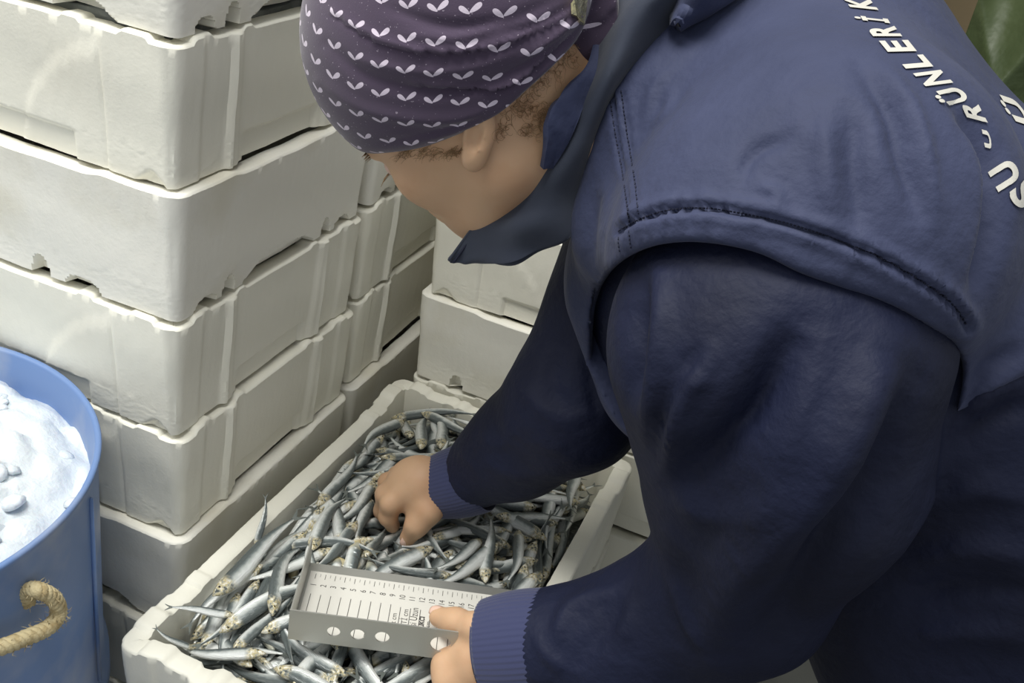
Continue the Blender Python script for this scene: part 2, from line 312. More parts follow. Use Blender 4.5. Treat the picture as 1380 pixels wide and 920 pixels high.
# ------------------------------------------------------------------ small fish
def fish_material():
    m = bpy.data.materials.new('fish_skin'); m.use_nodes = True; nt = m.node_tree; b = nt.nodes['Principled BSDF']; L = nt.links.new
    a = nt.nodes.new('ShaderNodeAttribute'); a.attribute_name = 'fishmap'          # x: along the body, y: belly(0) to back(1)
    sp = nt.nodes.new('ShaderNodeSeparateXYZ'); L(a.outputs['Vector'], sp.inputs[0])
    tc = nt.nodes.new('ShaderNodeTexCoord'); n = nt.nodes.new('ShaderNodeTexNoise'); n.inputs['Scale'].default_value = 14; n.inputs['Detail'].default_value = 4
    L(tc.outputs['Object'], n.inputs['Vector'])
    oi = nt.nodes.new('ShaderNodeObjectInfo')
    ad = nt.nodes.new('ShaderNodeMath'); ad.operation = 'MULTIPLY_ADD'; ad.inputs[1].default_value = .3; L(n.outputs[0], ad.inputs[0]); L(sp.outputs[1], ad.inputs[2])
    ad2 = nt.nodes.new('ShaderNodeMath'); ad2.operation = 'MULTIPLY_ADD'; ad2.inputs[1].default_value = .16; L(oi.outputs['Random'], ad2.inputs[0]); L(ad.outputs[0], ad2.inputs[2])
    r = nt.nodes.new('ShaderNodeValToRGB'); L(ad2.outputs[0], r.inputs[0]); e = r.color_ramp.elements
    e[0].position = .25; e[0].color = rgb(236, 238, 234); e[1].position = 1.0; e[1].color = rgb(92, 100, 100)
    for p, c in ((.55, rgb(238, 242, 240)), (.74, rgb(188, 194, 191)), (.88, rgb(124, 133, 133))): q = e.new(p); q.color = c
    # brassy gill plate near the head
    hd = nt.nodes.new('ShaderNodeMapRange'); hd.inputs[1].default_value = .80; hd.inputs[2].default_value = .86; L(sp.outputs[0], hd.inputs[0])
    n2 = nt.nodes.new('ShaderNodeTexNoise'); n2.inputs['Scale'].default_value = 26; L(tc.outputs['Object'], n2.inputs['Vector'])
    r2 = nt.nodes.new('ShaderNodeValToRGB'); L(n2.outputs[0], r2.inputs[0]); e = r2.color_ramp.elements
    e[0].position = .36; e[0].color = rgb(84, 90, 88); e[1].position = .62; e[1].color = rgb(238, 236, 224); q = e.new(.45); q.color = rgb(176, 176, 160); q = e.new(.53); q.color = rgb(206, 190, 140)
    x = nt.nodes.new('ShaderNodeMix'); x.data_type = 'RGBA'; L(hd.outputs[0], x.inputs[0]); L(r.outputs[0], x.inputs[6]); L(r2.outputs[0], x.inputs[7]); L(x.outputs[2], b.inputs['Base Color'])
    b.inputs['Metallic'].default_value = .15; b.inputs['Roughness'].default_value = .22; b.inputs['Specular IOR Level'].default_value = .8
    mp = nt.nodes.new('ShaderNodeMapping'); mp.inputs['Scale'].default_value = (12, 130, 130); L(tc.outputs['Object'], mp.inputs[0]); n3 = nt.nodes.new('ShaderNodeTexNoise'); n3.inputs['Scale'].default_value = 1; n3.inputs['Detail'].default_value = 3; L(mp.outputs[0], n3.inputs['Vector']); n = n3
    bp = nt.nodes.new('ShaderNodeBump'); bp.inputs['Strength'].default_value = .35; bp.inputs['Distance'].default_value = .012
    L(n.outputs[0], bp.inputs['Height']); L(bp.outputs[0], b.inputs['Normal'])
    return m
M_fish = fish_material(); M_fin = mat('fish_fin', rgb(112, 118, 114), .35, .2, bump=[(300, .5, .0005)]); M_eye = mat('fish_eye', rgb(20, 20, 22), .12); M_iris = mat('fish_iris', rgb(212, 196, 140), .25, .5)
def fish_parts(bend, zb, twist=0):
    """unit-length fish lying on its side: +x head, +y back, z side"""
    ns, nk = 22, 12; V = []; A = []
    xs = np.linspace(0, 1, ns)
    def cen(x): return np.array([x-.5, bend*(1-(2*x-1)**2)+.02*math.sin(x*6)*np.sign(bend+.001), zb*(1-(2*x-1)**2)])
    for x in xs:
        # 0 = tail root, 1 = snout
        hy = np.interp(x, [0, .06, .2, .4, .62, .78, .86, .93, .975, 1], [.016, .019, .038, .062, .076, .075, .068, .049, .026, .008])
        hz_ = np.interp(x, [0, .06, .2, .4, .62, .78, .86, .93, .975, 1], [.008, .010, .022, .040, .051, .053, .049, .037, .021, .006])
        c = cen(x); t = cen(min(1, x+.01))-cen(max(0, x-.01)); t /= np.linalg.norm(t); ny = np.cross([0, 0, 1.], t); ny /= np.linalg.norm(ny); nz = np.cross(t, ny)
        for k in range(nk):
            a = 2*math.pi*k/nk; cy = math.cos(a); V.append(c+ny*hy*cy+nz*hz_*math.sin(a)); A.append((x, (cy+1)/2, 0))
    F = [(i*nk+k, i*nk+(k+1) % nk, (i+1)*nk+(k+1) % nk, (i+1)*nk+k) for i in range(ns-1) for k in range(nk)]+[tuple(range(nk))[::-1], tuple((ns-1)*nk+k for k in range(nk))]
    c = cen(0); t = cen(.02)-cen(0); t /= np.linalg.norm(t); ny = np.cross([0, 0, 1.], t)
    T = []
    for (a, b, e) in ((.015, .012, .003), (-.05, .035, .0), (-.115, .065, .004), (-.105, .05, .0), (-.045, .0, .002), (-.105, -.05, .0), (-.115, -.065, -.004), (-.05, -.035, .0), (.015, -.012, .003)):
        T.append(c+t*a+ny*b+np.array([0, 0, e+.0025]))
    T2 = [p-np.array([0, 0, .005]) for p in T]; n = len(T)
    tf = [(0, 1, 4), (1, 2, 3), (1, 3, 4), (0, 4, 8), (4, 7, 8), (4, 5, 7), (5, 6, 7)]
    TF = tf+[tuple(i+n for i in f[::-1]) for f in tf]+[(i, (i+1) % n, (i+1) % n+n, i+n) for i in range(n)]
    E = []; EF = []
    c = cen(.925); hz_ = .032
    for sgn in (1, -1):
        b0 = len(E); m = 8; E.append(tuple(c+np.array([0, .012, sgn*(hz_+.004)])))
        for rr, zz in ((.011, .0035), (.016, -.004)):
            for k in range(m): E.append(tuple(c+np.array([rr*math.cos(k*.785), .012+rr*math.sin(k*.785), sgn*(hz_+zz)])))
        EF += [(b0, b0+1+k, b0+1+(k+1) % m) for k in range(m)]+[(b0+1+k, b0+1+m+k, b0+1+m+(k+1) % m, b0+1+(k+1) % m) for k in range(m)]
    return (V, F, A), (T+T2, TF), (E, EF)
FV = []
for q, (bd, zb) in enumerate([(0, 0), (.04, .02), (-.05, .02), (.09, .0), (-.09, .03), (.02, .05), (-.02, -.03), (.14, .02)]):
    (V, F, A), (T, TF), (E, EF) = fish_parts(bd, zb)
    me = bpy.data.meshes.new('anchovy'); me.from_pydata([tuple(v) for v in V], [], F); me.update(); me.polygons.foreach_set('use_smooth', [True]*len(me.polygons)); me.materials.append(M_fish)
    at_ = me.attributes.new('fishmap', 'FLOAT_VECTOR', 'POINT'); at_.data.foreach_set('vector', np.array(A, dtype=np.float32).ravel())
    mt = bpy.data.meshes.new('tail_fin'); mt.from_pydata([tuple(v) for v in T], [], TF); mt.update(); mt.materials.append(M_fin)
    mf = bpy.data.meshes.new('eye'); mf.from_pydata(E, [], EF); mf.update(); mf.materials.append(M_iris); mf.materials.append(M_eye)
    for i, p in enumerate(mf.polygons): p.material_index = 1 if (i % 16) < 8 else 0; p.use_smooth = True
    FV.append((me, mt, mf, bd, zb, np.array(V), F, np.array(A)))
IX0, IX1, IY0, IY1 = FX-W_+.030, FX-.030, FY+.032, FY+L_-.032
GS = .0025; gx = int((IX1-IX0)/GS)+1; gy = int((IY1-IY0)/GS)+1
GX, GY = np.meshgrid(IX0+GS*np.arange(gx), IY0+GS*np.arange(gy), indexing='ij')
edge = np.minimum(np.minimum(GX-IX0, IX1-GX), np.minimum(GY-IY0, IY1-GY))
base = RIM-.070+.016*sm(0, .1, edge)
cap = RIM+.004+.014*sm(.01, .1, edge)
_u = (GX-.1455)*.941+(GY-.027)*.338; _v = (GX-.1455)*.338-(GY-.027)*.941
cap = np.where((_u > -.012) & (_u < .26) & (_v > -.012) & (_v < .115), np.minimum(cap, RIM+.0165), cap)
HM = base.copy()
for hp_ in (at(550, 724, 1.138), at(529, 708, 1.156), at(522, 700, 1.178), at(545, 690, 1.15), at(524, 684, 1.198)):
    cap = np.where(np.hypot(GX-hp_[0], GY-hp_[1]) < .024, np.minimum(cap, hp_[2]-.001), cap)
def drop(x, y, yaw, ln, var, roll, lift=0):
    me, mt, mf, bd, zb = FV[var][:5]; fl = 1 if roll < 1.6 else -1
    u = np.linspace(-.46, .46, 11); off = bd*(1-(2*u)**2)*fl
    px_ = x+ln*(u*math.cos(yaw)-off*math.sin(yaw)); py_ = y+ln*(u*math.sin(yaw)+off*math.cos(yaw))
    hx = ln*np.interp(u+.5, [0, .2, .6, .85, 1], [.012, .03, .062, .056, .01])
    if px_.min() < IX0+.004 or px_.max() > IX1-.004 or py_.min() < IY0+.004 or py_.max() > IY1-.004: return None
    hs = []
    for w_ in (-.7, 0, .7):
        ii = np.clip(((px_-math.sin(yaw)*hx*w_-IX0)/GS).astype(int), 0, gx-1); jj = np.clip(((py_+math.cos(yaw)*hx*w_-IY0)/GS).astype(int), 0, gy-1); hs.append(HM[ii, jj])
    h = np.max(hs, 0); k, c = np.polyfit(u, h, 1); k = np.clip(k, -.35*ln, .35*ln)
    res = h-(k*u+c); z = c+max(0, np.sort(res)[-3])*.75
    th = ln*np.interp(u+.5, [0, .2, .6, .85, 1], [.008, .018, .043, .042, .01])
    zc = z+k*u
    ci = np.clip(((px_-IX0)/GS).astype(int), 0, gx-1); cj = np.clip(((py_-IY0)/GS).astype(int), 0, gy-1)
    if np.any(zc+2*th > cap[ci, cj]): return None
    for w_ in (-1, -.66, -.33, 0, .33, .66, 1):
        for uu in np.linspace(0, 10, 41):
            i0 = min(int(uu), 9); f = uu-i0; X_ = px_[i0]*(1-f)+px_[i0+1]*f-math.sin(yaw)*(hx[i0]*(1-f)+hx[i0+1]*f)*w_; Y_ = py_[i0]*(1-f)+py_[i0+1]*f+math.cos(yaw)*(hx[i0]*(1-f)+hx[i0+1]*f)*w_
            i = int((X_-IX0)/GS); j = int((Y_-IY0)/GS)
            if 0 <= i < gx and 0 <= j < gy:
                tz = zc[i0]*(1-f)+zc[i0+1]*f+2*(th[i0]*(1-f)+th[i0+1]*f)*math.sqrt(max(0, 1-w_*w_*.8))
                HM[i, j] = max(HM[i, j], tz)
    M = Matrix.Translation((x, y, z+ln*.040)) @ Matrix.Rotation(yaw, 4, 'Z') @ Matrix.Rotation(-math.atan2(k, ln), 4, 'Y') @ Matrix.Rotation(roll, 4, 'X') @ Matrix.Scale(ln, 4)
    return M
def put_fish(M, var, label, group, simple=False):
    me, mt, mf = FV[var][:3]
    o = bpy.data.objects.new('anchovy', me); C.objects.link(o); o.matrix_world = M; tag(o, label, 'fish', group)
    for nm, dm in (('tail_fin', mt), ('eye', mf)):
        c = bpy.data.objects.new(nm, dm); C.objects.link(c); c.parent = o
    return o
def yaw_for(x, y):
    if rng.random() < .22: return rng.uniform(0, 2*math.pi)
    u = (x-IX0)/(IX1-IX0); v = (y-IY0)/(IY1-IY0)
    base_ = 1.75-1.35*u if v > .35 else 1.9-.7*u
    return base_+rng.normal(0, .5)+(math.pi if rng.random() < .45 else 0)
# lower fish: too buried to tell apart, one object
SV, SF, SA = [], [], []; nS = 0; tries = 0
while nS < 330 and tries < 4000:
    tries += 1; x, y = rng.uniform(IX0, IX1), rng.uniform(IY0, IY1)
    var = rng.integers(0, 8); M = drop(x, y, yaw_for(x, y), rng.uniform(.082, .110), var, rng.normal(0, .3)+(math.pi if rng.random() < .5 else 0))
    if M is None: continue
    V = FV[var][5]; Mn = np.array(M); W3 = V@Mn[:3, :3].T+Mn[:3, 3]; k0 = sum(len(a) for a in SV) if SV else 0
    SV.append(W3); SA.append(FV[var][7]); SF += [tuple(i+k0 for i in f) for f in FV[var][6]]; nS += 1
idx = np.arange(gx*gy).reshape(gx, gy)
fm = mesh_obj('buried_fish', np.vstack(SV), SF, M_fish)
at_ = fm.data.attributes.new('fishmap', 'FLOAT_VECTOR', 'POINT'); at_.data.foreach_set('vector', np.vstack(SA).astype(np.float32).ravel())
tag(fm, 'deeper layer of small silver fish glimpsed between the top fish in the box', 'fish', kind='stuff')
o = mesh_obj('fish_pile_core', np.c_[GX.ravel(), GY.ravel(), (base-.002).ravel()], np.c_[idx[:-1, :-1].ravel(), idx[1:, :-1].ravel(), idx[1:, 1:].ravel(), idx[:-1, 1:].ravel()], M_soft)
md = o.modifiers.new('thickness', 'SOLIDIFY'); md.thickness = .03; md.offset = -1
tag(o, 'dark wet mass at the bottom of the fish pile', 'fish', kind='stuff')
# upper fish: every one an object. The pile rises towards the middle because the low spots are filled last
GRP = 'small silver fish heaped in the foam box'
def zone(x, y):
    if y > IY1-.05: return 'along the far rim'
    if y < IY0+.045: return 'along the near rim'
    if x < IX0+.045: return 'along the left rim'
    if x > IX1-.04: return 'along the right rim'
    u = (x-.1415)*.934+(y-.026)*.357; v = (x-.1415)*.357-(y-.026)*.934
    if v > .1: return 'between tray and near rim'
    if u < -.0: return 'left of the steel tray'
    if -.0 <= v <= .1 and u > 0: return 'touching the steel tray'
    if y < .115: return 'just beyond the steel tray'
    if x < .135: return 'left of the bare reaching hand'
    if y > .24: return 'beyond the reaching sleeve'
    if x < .24: return 'beside the reaching fingers'
    return 'right of the reaching cuff'
def way(yaw):
    a = math.degrees(yaw-.2) % 360
    return ['head to the right', 'head up and right', 'head away from view', 'head up and left', 'head to the left', 'head down and left', 'head toward the view', 'head down and right'][int(((a+22.5) % 360)//45)]
nF = 0; tries = 0; limit = cap-.02
while nF < 292 and tries < 14000:
    tries += 1
    c = [(rng.uniform(IX0+.012, IX1-.012), rng.uniform(IY0+.012, IY1-.012)) for _ in range(6)]
    def sc(p):
        i, j = int((p[0]-IX0)/GS), int((p[1]-IY0)/GS); return HM[max(0, i-6):i+7, max(0, j-6):j+7].mean()-limit[i, j]
    x, y = min(c, key=sc); ya = yaw_for(x, y)
    if min(x-IX0, IX1-x) < .045: ya = math.pi/2+rng.normal(0, .25)+(math.pi if rng.random() < .5 else 0)
    if min(y-IY0, IY1-y) < .045: ya = rng.normal(0, .3)+(math.pi if rng.random() < .5 else 0)
    M = drop(x, y, ya, rng.uniform(.084, .116), int(rng.integers(0, 8)) if nF else 0, rng.normal(0, .35)+(math.pi if rng.random() < .5 else 0))
    if M is None: continue
    var = int(rng.integers(0, 7)); put_fish(M, var, '%s silver fish %s, %s' % (['straight', 'curved', 'curved', 'bent', 'bent', 'arched', 'sagging'][var], zone(x, y), way(ya)), GRP); nF += 1
# fish that would share a label are told apart by their order across the photo
_by = {}
for o in C.objects:
    if o.get('category') == 'fish' and o.get('group') == GRP: _by.setdefault(o['label'], []).append(o)
for lb, os_ in _by.items():
    if len(os_) > 1:
        os_.sort(key=lambda o: pix(np.array(o.matrix_basis.translation))[0])
        nm = {2: ['left one', 'right one'], 3: ['left one', 'middle one', 'right one']}.get(len(os_), ['leftmost', 'second from left', 'third from left', 'fourth from left', 'fifth from left', 'sixth from left', 'seventh from left', 'eighth from left'][:len(os_)-1]+['rightmost'])
        for o, q in zip(os_, nm): o['label'] = lb+', '+q
# a few that stand out
def fish_at(p_head, p_tail, var, roll, label):
    a, b = np.array(p_head), np.array(p_tail); d = a-b; ln = np.linalg.norm(d); yaw = math.atan2(d[1], d[0]); pt = math.atan2(d[2], math.hypot(d[0], d[1])); c = (a+b)/2
    M = Matrix.Translation(c) @ Matrix.Rotation(yaw, 4, 'Z') @ Matrix.Rotation(-pt, 4, 'Y') @ Matrix.Rotation(roll, 4, 'X') @ Matrix.Scale(ln, 4)
    return put_fish(M, var, label, GRP)
fish_at(onz(345, 740, RIM-.006), onz(358, 672, RIM+.030), 1, .3, 'silver fish whose forked tail sticks up over the left rim of the box')
fish_at(onz(318, 828, RIM-.002), onz(232, 818, RIM+.006), 0, .1, 'silver fish with its tail on the rim by the near left corner')
fish_at(onz(262, 875, RIM-.02), onz(212, 848, RIM+.002), 2, .4, 'dark fish with its tail pressed against the near left corner of the box')
fish_at(onz(286, 802, RIM+.006), onz(395, 700, RIM+.016), 0, 2.9, 'long bright fish slanting up from the left rim toward the middle')
fish_at(onz(655, 785, RIM+.004), onz(662, 700, RIM+.010), 0, .2, 'pale fish pointing straight down at the far edge of the steel tray')
#ENDF

# ------------------------------------------------------------------ steel measuring tray
RO = np.array([.1415, .0260, -.3255]); rx = np.array([.934, .357, 0]); rx /= np.linalg.norm(rx); ry = np.array([rx[1], -rx[0], 0]); rz_ = np.array([0, 0, 1.])
tilt = .0
AX = [rx, ry, rz_]; tray = empty('measuring_tray', tuple(RO)); tag(tray, 'steel fish measuring tray with a numbered white scale held over the fish', 'measuring tray')
def loc(V): return V
RW, RL, WH, TH = .1035, .25, .0362, .0014
AXl = [rx, ry, rz_]
MB().box((0, 0, -TH), (RL, RW, 0), AXl).build('base_plate', M_metal, tray, smooth=False)
MB().box((0, 0, 0), (TH, RW-TH, WH*.93), AXl).build('end_wall', M_metal, tray, smooth=False)
# near wall with round holes: plate grid minus circles
def holed_plate(x0, x1, z0, z1, holes, y0, y1):
    bm = bmesh.new(); loops = []
    cur = bpy.data.curves.new('wall', 'CURVE'); cur.dimensions = '2D'; cur.fill_mode = 'BOTH'; cur.extrude = (y1-y0)/2
    sp = cur.splines.new('POLY'); sp.points.add(3); sp.use_cyclic_u = True
    for p, c in zip(sp.points, ((x0, z0), (x1, z0), (x1, z1), (x0, z1))): p.co = (c[0], c[1], 0, 1)
    for (hx, hz2, r) in holes:
        sp = cur.splines.new('POLY'); sp.points.add(31); sp.use_cyclic_u = True
        for k, p in enumerate(sp.points): p.co = (hx+r*math.cos(k*math.pi/16), hz2+r*math.sin(k*math.pi/16), 0, 1)
    to = bpy.data.objects.new('t', cur); C.objects.link(to); dg = bpy.context.evaluated_depsgraph_get(); me = bpy.data.meshes.new_from_object(to.evaluated_get(dg)); bpy.data.objects.remove(to)
    V = [rx*v.co.x+ry*((y0+y1)/2+v.co.z)+rz_*v.co.y for v in me.vertices]; return V, [tuple(p.vertices) for p in me.polygons]
def rpos(px, py):   # a pixel on the near wall -> (x, z) in the tray
    d = CF+CR*(px-CX)/FPX-CU*(py-CY)/FPX; t = ((RO+ry*RW-CP)@ry)/(d@ry); P = CP+t*d-RO; return P@rx, P@rz_
holes = []
for (hx, hy, r) in ((449.5, 851, .0062), (482, 855, .0068), (515, 858.5, .0068), (594, 868, .0098)):
    a, b = rpos(hx, hy); holes.append((a, min(max(b, r+.002), WH-r-.002), r))
V, F = holed_plate(0, RL, 0, WH, holes, RW-TH, RW); mesh_obj('near_wall', V, F, M_metal, tray, smooth=False)
MB().box((.004, .012, 0), (RL-.002, RW-TH-.0005, .0006), AXl).build('scale_plate', M_scale, tray, smooth=False)
for k in range(3):   # the bright half discs behind the three small holes: fish seen through; pads on the scale
    pass
ink = MB(); zt = .0007
def bar(x0, y0, x1, y1): ink.box((x0, y0, zt), (x1, y1, zt+.0002), AXl)
for c in range(1, 24):
    x = c*.01
    bar(x-.00025, .0155, x+.00025, .0225)
    bar(x+.0048, .0155, x+.0051, .0195)
    if c < 10 or c > 12: bar(x-.0003, .044, x+.0003, .098)
    else: bar(x-.0003, .046, x+.0003, .092)
ink.build('scale_line', M_ink, tray, smooth=False)
def text_mesh(s, size=1, bold=0):
    cu = bpy.data.curves.new('t', 'FONT'); cu.body = s; cu.size = size; cu.offset = bold; cu.resolution_u = 6; to = bpy.data.objects.new('t', cu); C.objects.link(to)
    dg = bpy.context.evaluated_depsgraph_get(); me = bpy.data.meshes.new_from_object(to.evaluated_get(dg)); bpy.data.objects.remove(to)
    V = np.array([v.co[:2] for v in me.vertices]).reshape(-1, 2); F = [tuple(p.vertices) for p in me.polygons]; return V, F
num = MB()
def put_text(s, x, y, size, sx=1, bold=0, mb=None):   # reads away from the viewer, tops to the left
    V, F = text_mesh(s, size, bold); (mb or num).add([rx*(x-v[1])-ry*(v[0]*sx-y)+rz_*zt for v in V], F)
for c in range(1, 24): put_text(str(c), c*.01+.0030, .0345+(.0016 if c > 9 else -.0015), .0086, .85)
num.build('scale_number', M_ink, tray, smooth=False)
tx = MB(); put_text('Fiyat cm', .0975, .080, .0075, 1, 0, tx); put_text('BETTİ cm', .1082, .081, .0080, 1, 0, tx); put_text('Cinsi Uzun', .1178, .081, .0105, .8, 0, tx)
put_text('BALIKÇI', .1250, .078, .0066, 1, .0003, tx); put_text('Boy cm', .1312, .080, .0066, 1, 0, tx)
tx.build('scale_text', M_ink, tray, smooth=False)
#ENDR

# ------------------------------------------------------------------ the person: implicit surfaces turned into one mesh per garment
def surface_net(f, lo, hi, h):
    lo = np.array(lo); n = np.ceil((np.array(hi)-lo)/h).astype(int)+1
    ax = [lo[i]+h*np.arange(n[i]) for i in range(3)]
    V = np.empty(n, dtype=np.float32)
    for i in range(0, n[0], 12):
        G = np.stack(np.meshgrid(ax[0][i:i+12], ax[1], ax[2], indexing='ij'), -1).reshape(-1, 3); V[i:i+12] = f(G).reshape(-1, n[1], n[2])
    ins = V < 0; c = n-1
    acc = np.zeros((*c, 3), dtype=np.float32); cnt = np.zeros(c, dtype=np.int16)
    for a in range(3):
        b, d = [q for q in range(3) if q != a]
        s0 = [slice(None)]*3; s1 = [slice(None)]*3; s0[a] = slice(0, -1); s1[a] = slice(1, None)
        v0, v1 = V[tuple(s0)], V[tuple(s1)]; cr = (v0 < 0) != (v1 < 0); t = np.where(cr, v0/np.where(v0 == v1, 1, v0-v1), 0)
        for ob in (0, 1):
            for od in (0, 1):
                sl = [slice(None)]*3; sl[b] = slice(ob, ob+c[b]); sl[d] = slice(od, od+c[d]); sl[a] = slice(0, c[a])
                m = cr[tuple(sl)]; tt = t[tuple(sl)]
                acc[..., a] += np.where(m, tt, 0); acc[..., b] += np.where(m, ob, 0); acc[..., d] += np.where(m, od, 0); cnt += m
    act = cnt > 0; ID = -np.ones(c, dtype=np.int64); ID[act] = np.arange(act.sum())
    I = np.argwhere(act); P = lo+h*(I+acc[act]/cnt[act][:, None]); F = []
    for a in range(3):
        b, d = (a+1) % 3, (a+2) % 3
        s0 = [slice(None)]*3; s1 = [slice(None)]*3; s0[a] = slice(0, -1); s1[a] = slice(1, None)
        x0, x1 = ins[tuple(s0)], ins[tuple(s1)]; cr = x0 != x1; E = np.argwhere(cr)
        E = E[(E[:, b] > 0) & (E[:, d] > 0) & (E[:, b] < c[b]) & (E[:, d] < c[d])]
        up = x0[tuple(E.T)]; q = []
        for (ob, od) in ((1, 1), (0, 1), (0, 0), (1, 0)):
            e = E.copy(); e[:, b] -= ob; e[:, d] -= od; q.append(ID[tuple(e.T)])
        q = np.stack(q, 1); q[~up] = q[~up][:, ::-1]; F.append(q)
    return P, np.vstack(F)
def rc(P, a, b, ra, rb):      # round cone
    ba = b-a; l2 = ba@ba; t = np.clip(((P-a)@ba)/l2, 0, 1); return np.linalg.norm(P-a-t[:, None]*ba, axis=1)-(ra+(rb-ra)*t)
def ell(P, c, A, r):          # ellipsoid with axes A (rows)
    q = (P-c)@np.array(A).T/np.array(r); k = np.linalg.norm(q, axis=1); return (k-1)*min(r)
def smin(a, b, k): h = np.clip(.5+.5*(b-a)/k, 0, 1); return b*(1-h)+a*h-k*h*(1-h)
def smax(a, b, k): return -smin(-a, -b, k)
def chain(P, pts, k=.02):
    d = None
    for (a, ra), (b, rb) in zip(pts[:-1], pts[1:]):
        x = rc(P, a, b, ra, rb); d = x if d is None else smin(d, x, k)
    return d
def A3(*l): return [(at(p[0], p[1], p[2]), p[3]) for p in l]
def normals(P, F):
    a = P[F[:, 2]]-P[F[:, 0]]; b = P[F[:, 3]]-P[F[:, 1]]; n = np.cross(a, b); N = np.zeros_like(P)
    for k in range(4): np.add.at(N, F[:, k], n)
    return N/(np.linalg.norm(N, axis=1)[:, None]+1e-12)
def relax(P, F, it, lam=.5):
    for _ in range(it):
        Q = np.zeros_like(P); c = np.zeros(len(P))
        for k in range(4):
            j = F[:, (k+1) % 4]; i = F[:, k]; np.add.at(Q, i, P[j]); np.add.at(Q, j, P[i]); np.add.at(c, i, 1); np.add.at(c, j, 1)
        P = P*(1-lam)+lam*Q/c[:, None]
    return P
def seg_dist(x, y, pl):
    best = np.full(len(x), 1e9); sgn = np.zeros(len(x)); tt = np.zeros(len(x)); L = [0]
    for a, b in zip(pl[:-1], pl[1:]): L.append(L[-1]+math.hypot(b[0]-a[0], b[1]-a[1]))
    for i, (a, b) in enumerate(zip(pl[:-1], pl[1:])):
        dx, dy = b[0]-a[0], b[1]-a[1]; l2 = dx*dx+dy*dy+1e-9; t = np.clip(((x-a[0])*dx+(y-a[1])*dy)/l2, 0, 1)
        ex, ey = x-a[0]-t*dx, y-a[1]-t*dy; d = np.hypot(ex, ey); m = d < best
        best[m] = d[m]; sgn[m] = np.sign(dx*ey-dy*ex)[m]; tt[m] = ((L[i]+t*(L[i+1]-L[i]))/L[-1])[m]
    return best, sgn, tt
def folds(P, F, strokes, passes=1):
    """sculpt creases: each stroke is (polyline, width, depth, kind); depth in metres along the normal"""
    N0 = normals(P, F); P = P.copy(); X_, Y_, D_ = pix(P)
    for st in strokes:
        pl, wd, dep, kind = st; q = np.array(pl, float); mg = wd*3+4
        sel = np.where((X_ > q[:, 0].min()-mg) & (X_ < q[:, 0].max()+mg) & (Y_ > q[:, 1].min()-mg) & (Y_ < q[:, 1].max()+mg))[0]
        if not len(sel): continue
        N = N0[sel]; x, y = X_[sel], Y_[sel]; P_all = P; P = P_all[sel]; face = np.clip(-(N@CF)*2.2, 0, 1)*np.clip(np.sign(-np.einsum('ij,ij->i', N, P-CP)), 0, 1)
        pl = spline(np.c_[np.array(pl, float), np.zeros(len(pl))], 4*len(pl))[:, :2].tolist() if len(pl) > 2 else pl
        d, sg, t = seg_dist(x, y, pl); tap = np.sin(np.pi*np.clip(t, .02, .98))**.5
        if kind == 'ridge': pr = np.exp(-(d/wd)**2)
        elif kind == 'step': pr = np.where(sg > 0, np.exp(-(d/wd)**2), -.6*np.exp(-(d/(wd*.6))**2)); tap = np.sin(np.pi*np.clip(t, .05, .95))**.5
        elif kind == 'seam': pr = -np.exp(-(d/(wd*.4))**2)+.5*np.exp(-((d-wd)/(wd*.8))**2); tap = 1
        P_all[sel] = P+N*(pr*tap*dep*face)[:, None]; P = P_all
    return P
def wrinkle(P, F, amp, sc, seed, stretch=None):
    g = np.random.default_rng(seed); N = normals(P, F); s_ = np.zeros(len(P))
    for k in range(9):
        dv = g.normal(0, 1, 3); dv /= np.linalg.norm(dv)
        if stretch is not None: dv = dv-stretch*(dv@stretch)*.8
        f = sc*g.uniform(.5, 1.8); ph = P@dv*f+g.uniform(0, 6)+1.2*np.sin(P@g.normal(0, 1, 3)*sc*.4)
        s_ += (1-2*np.abs(np.sin(ph)))/f*sc
    return P+N*(s_*amp/9)[:, None]
FR = A3
person_col = None
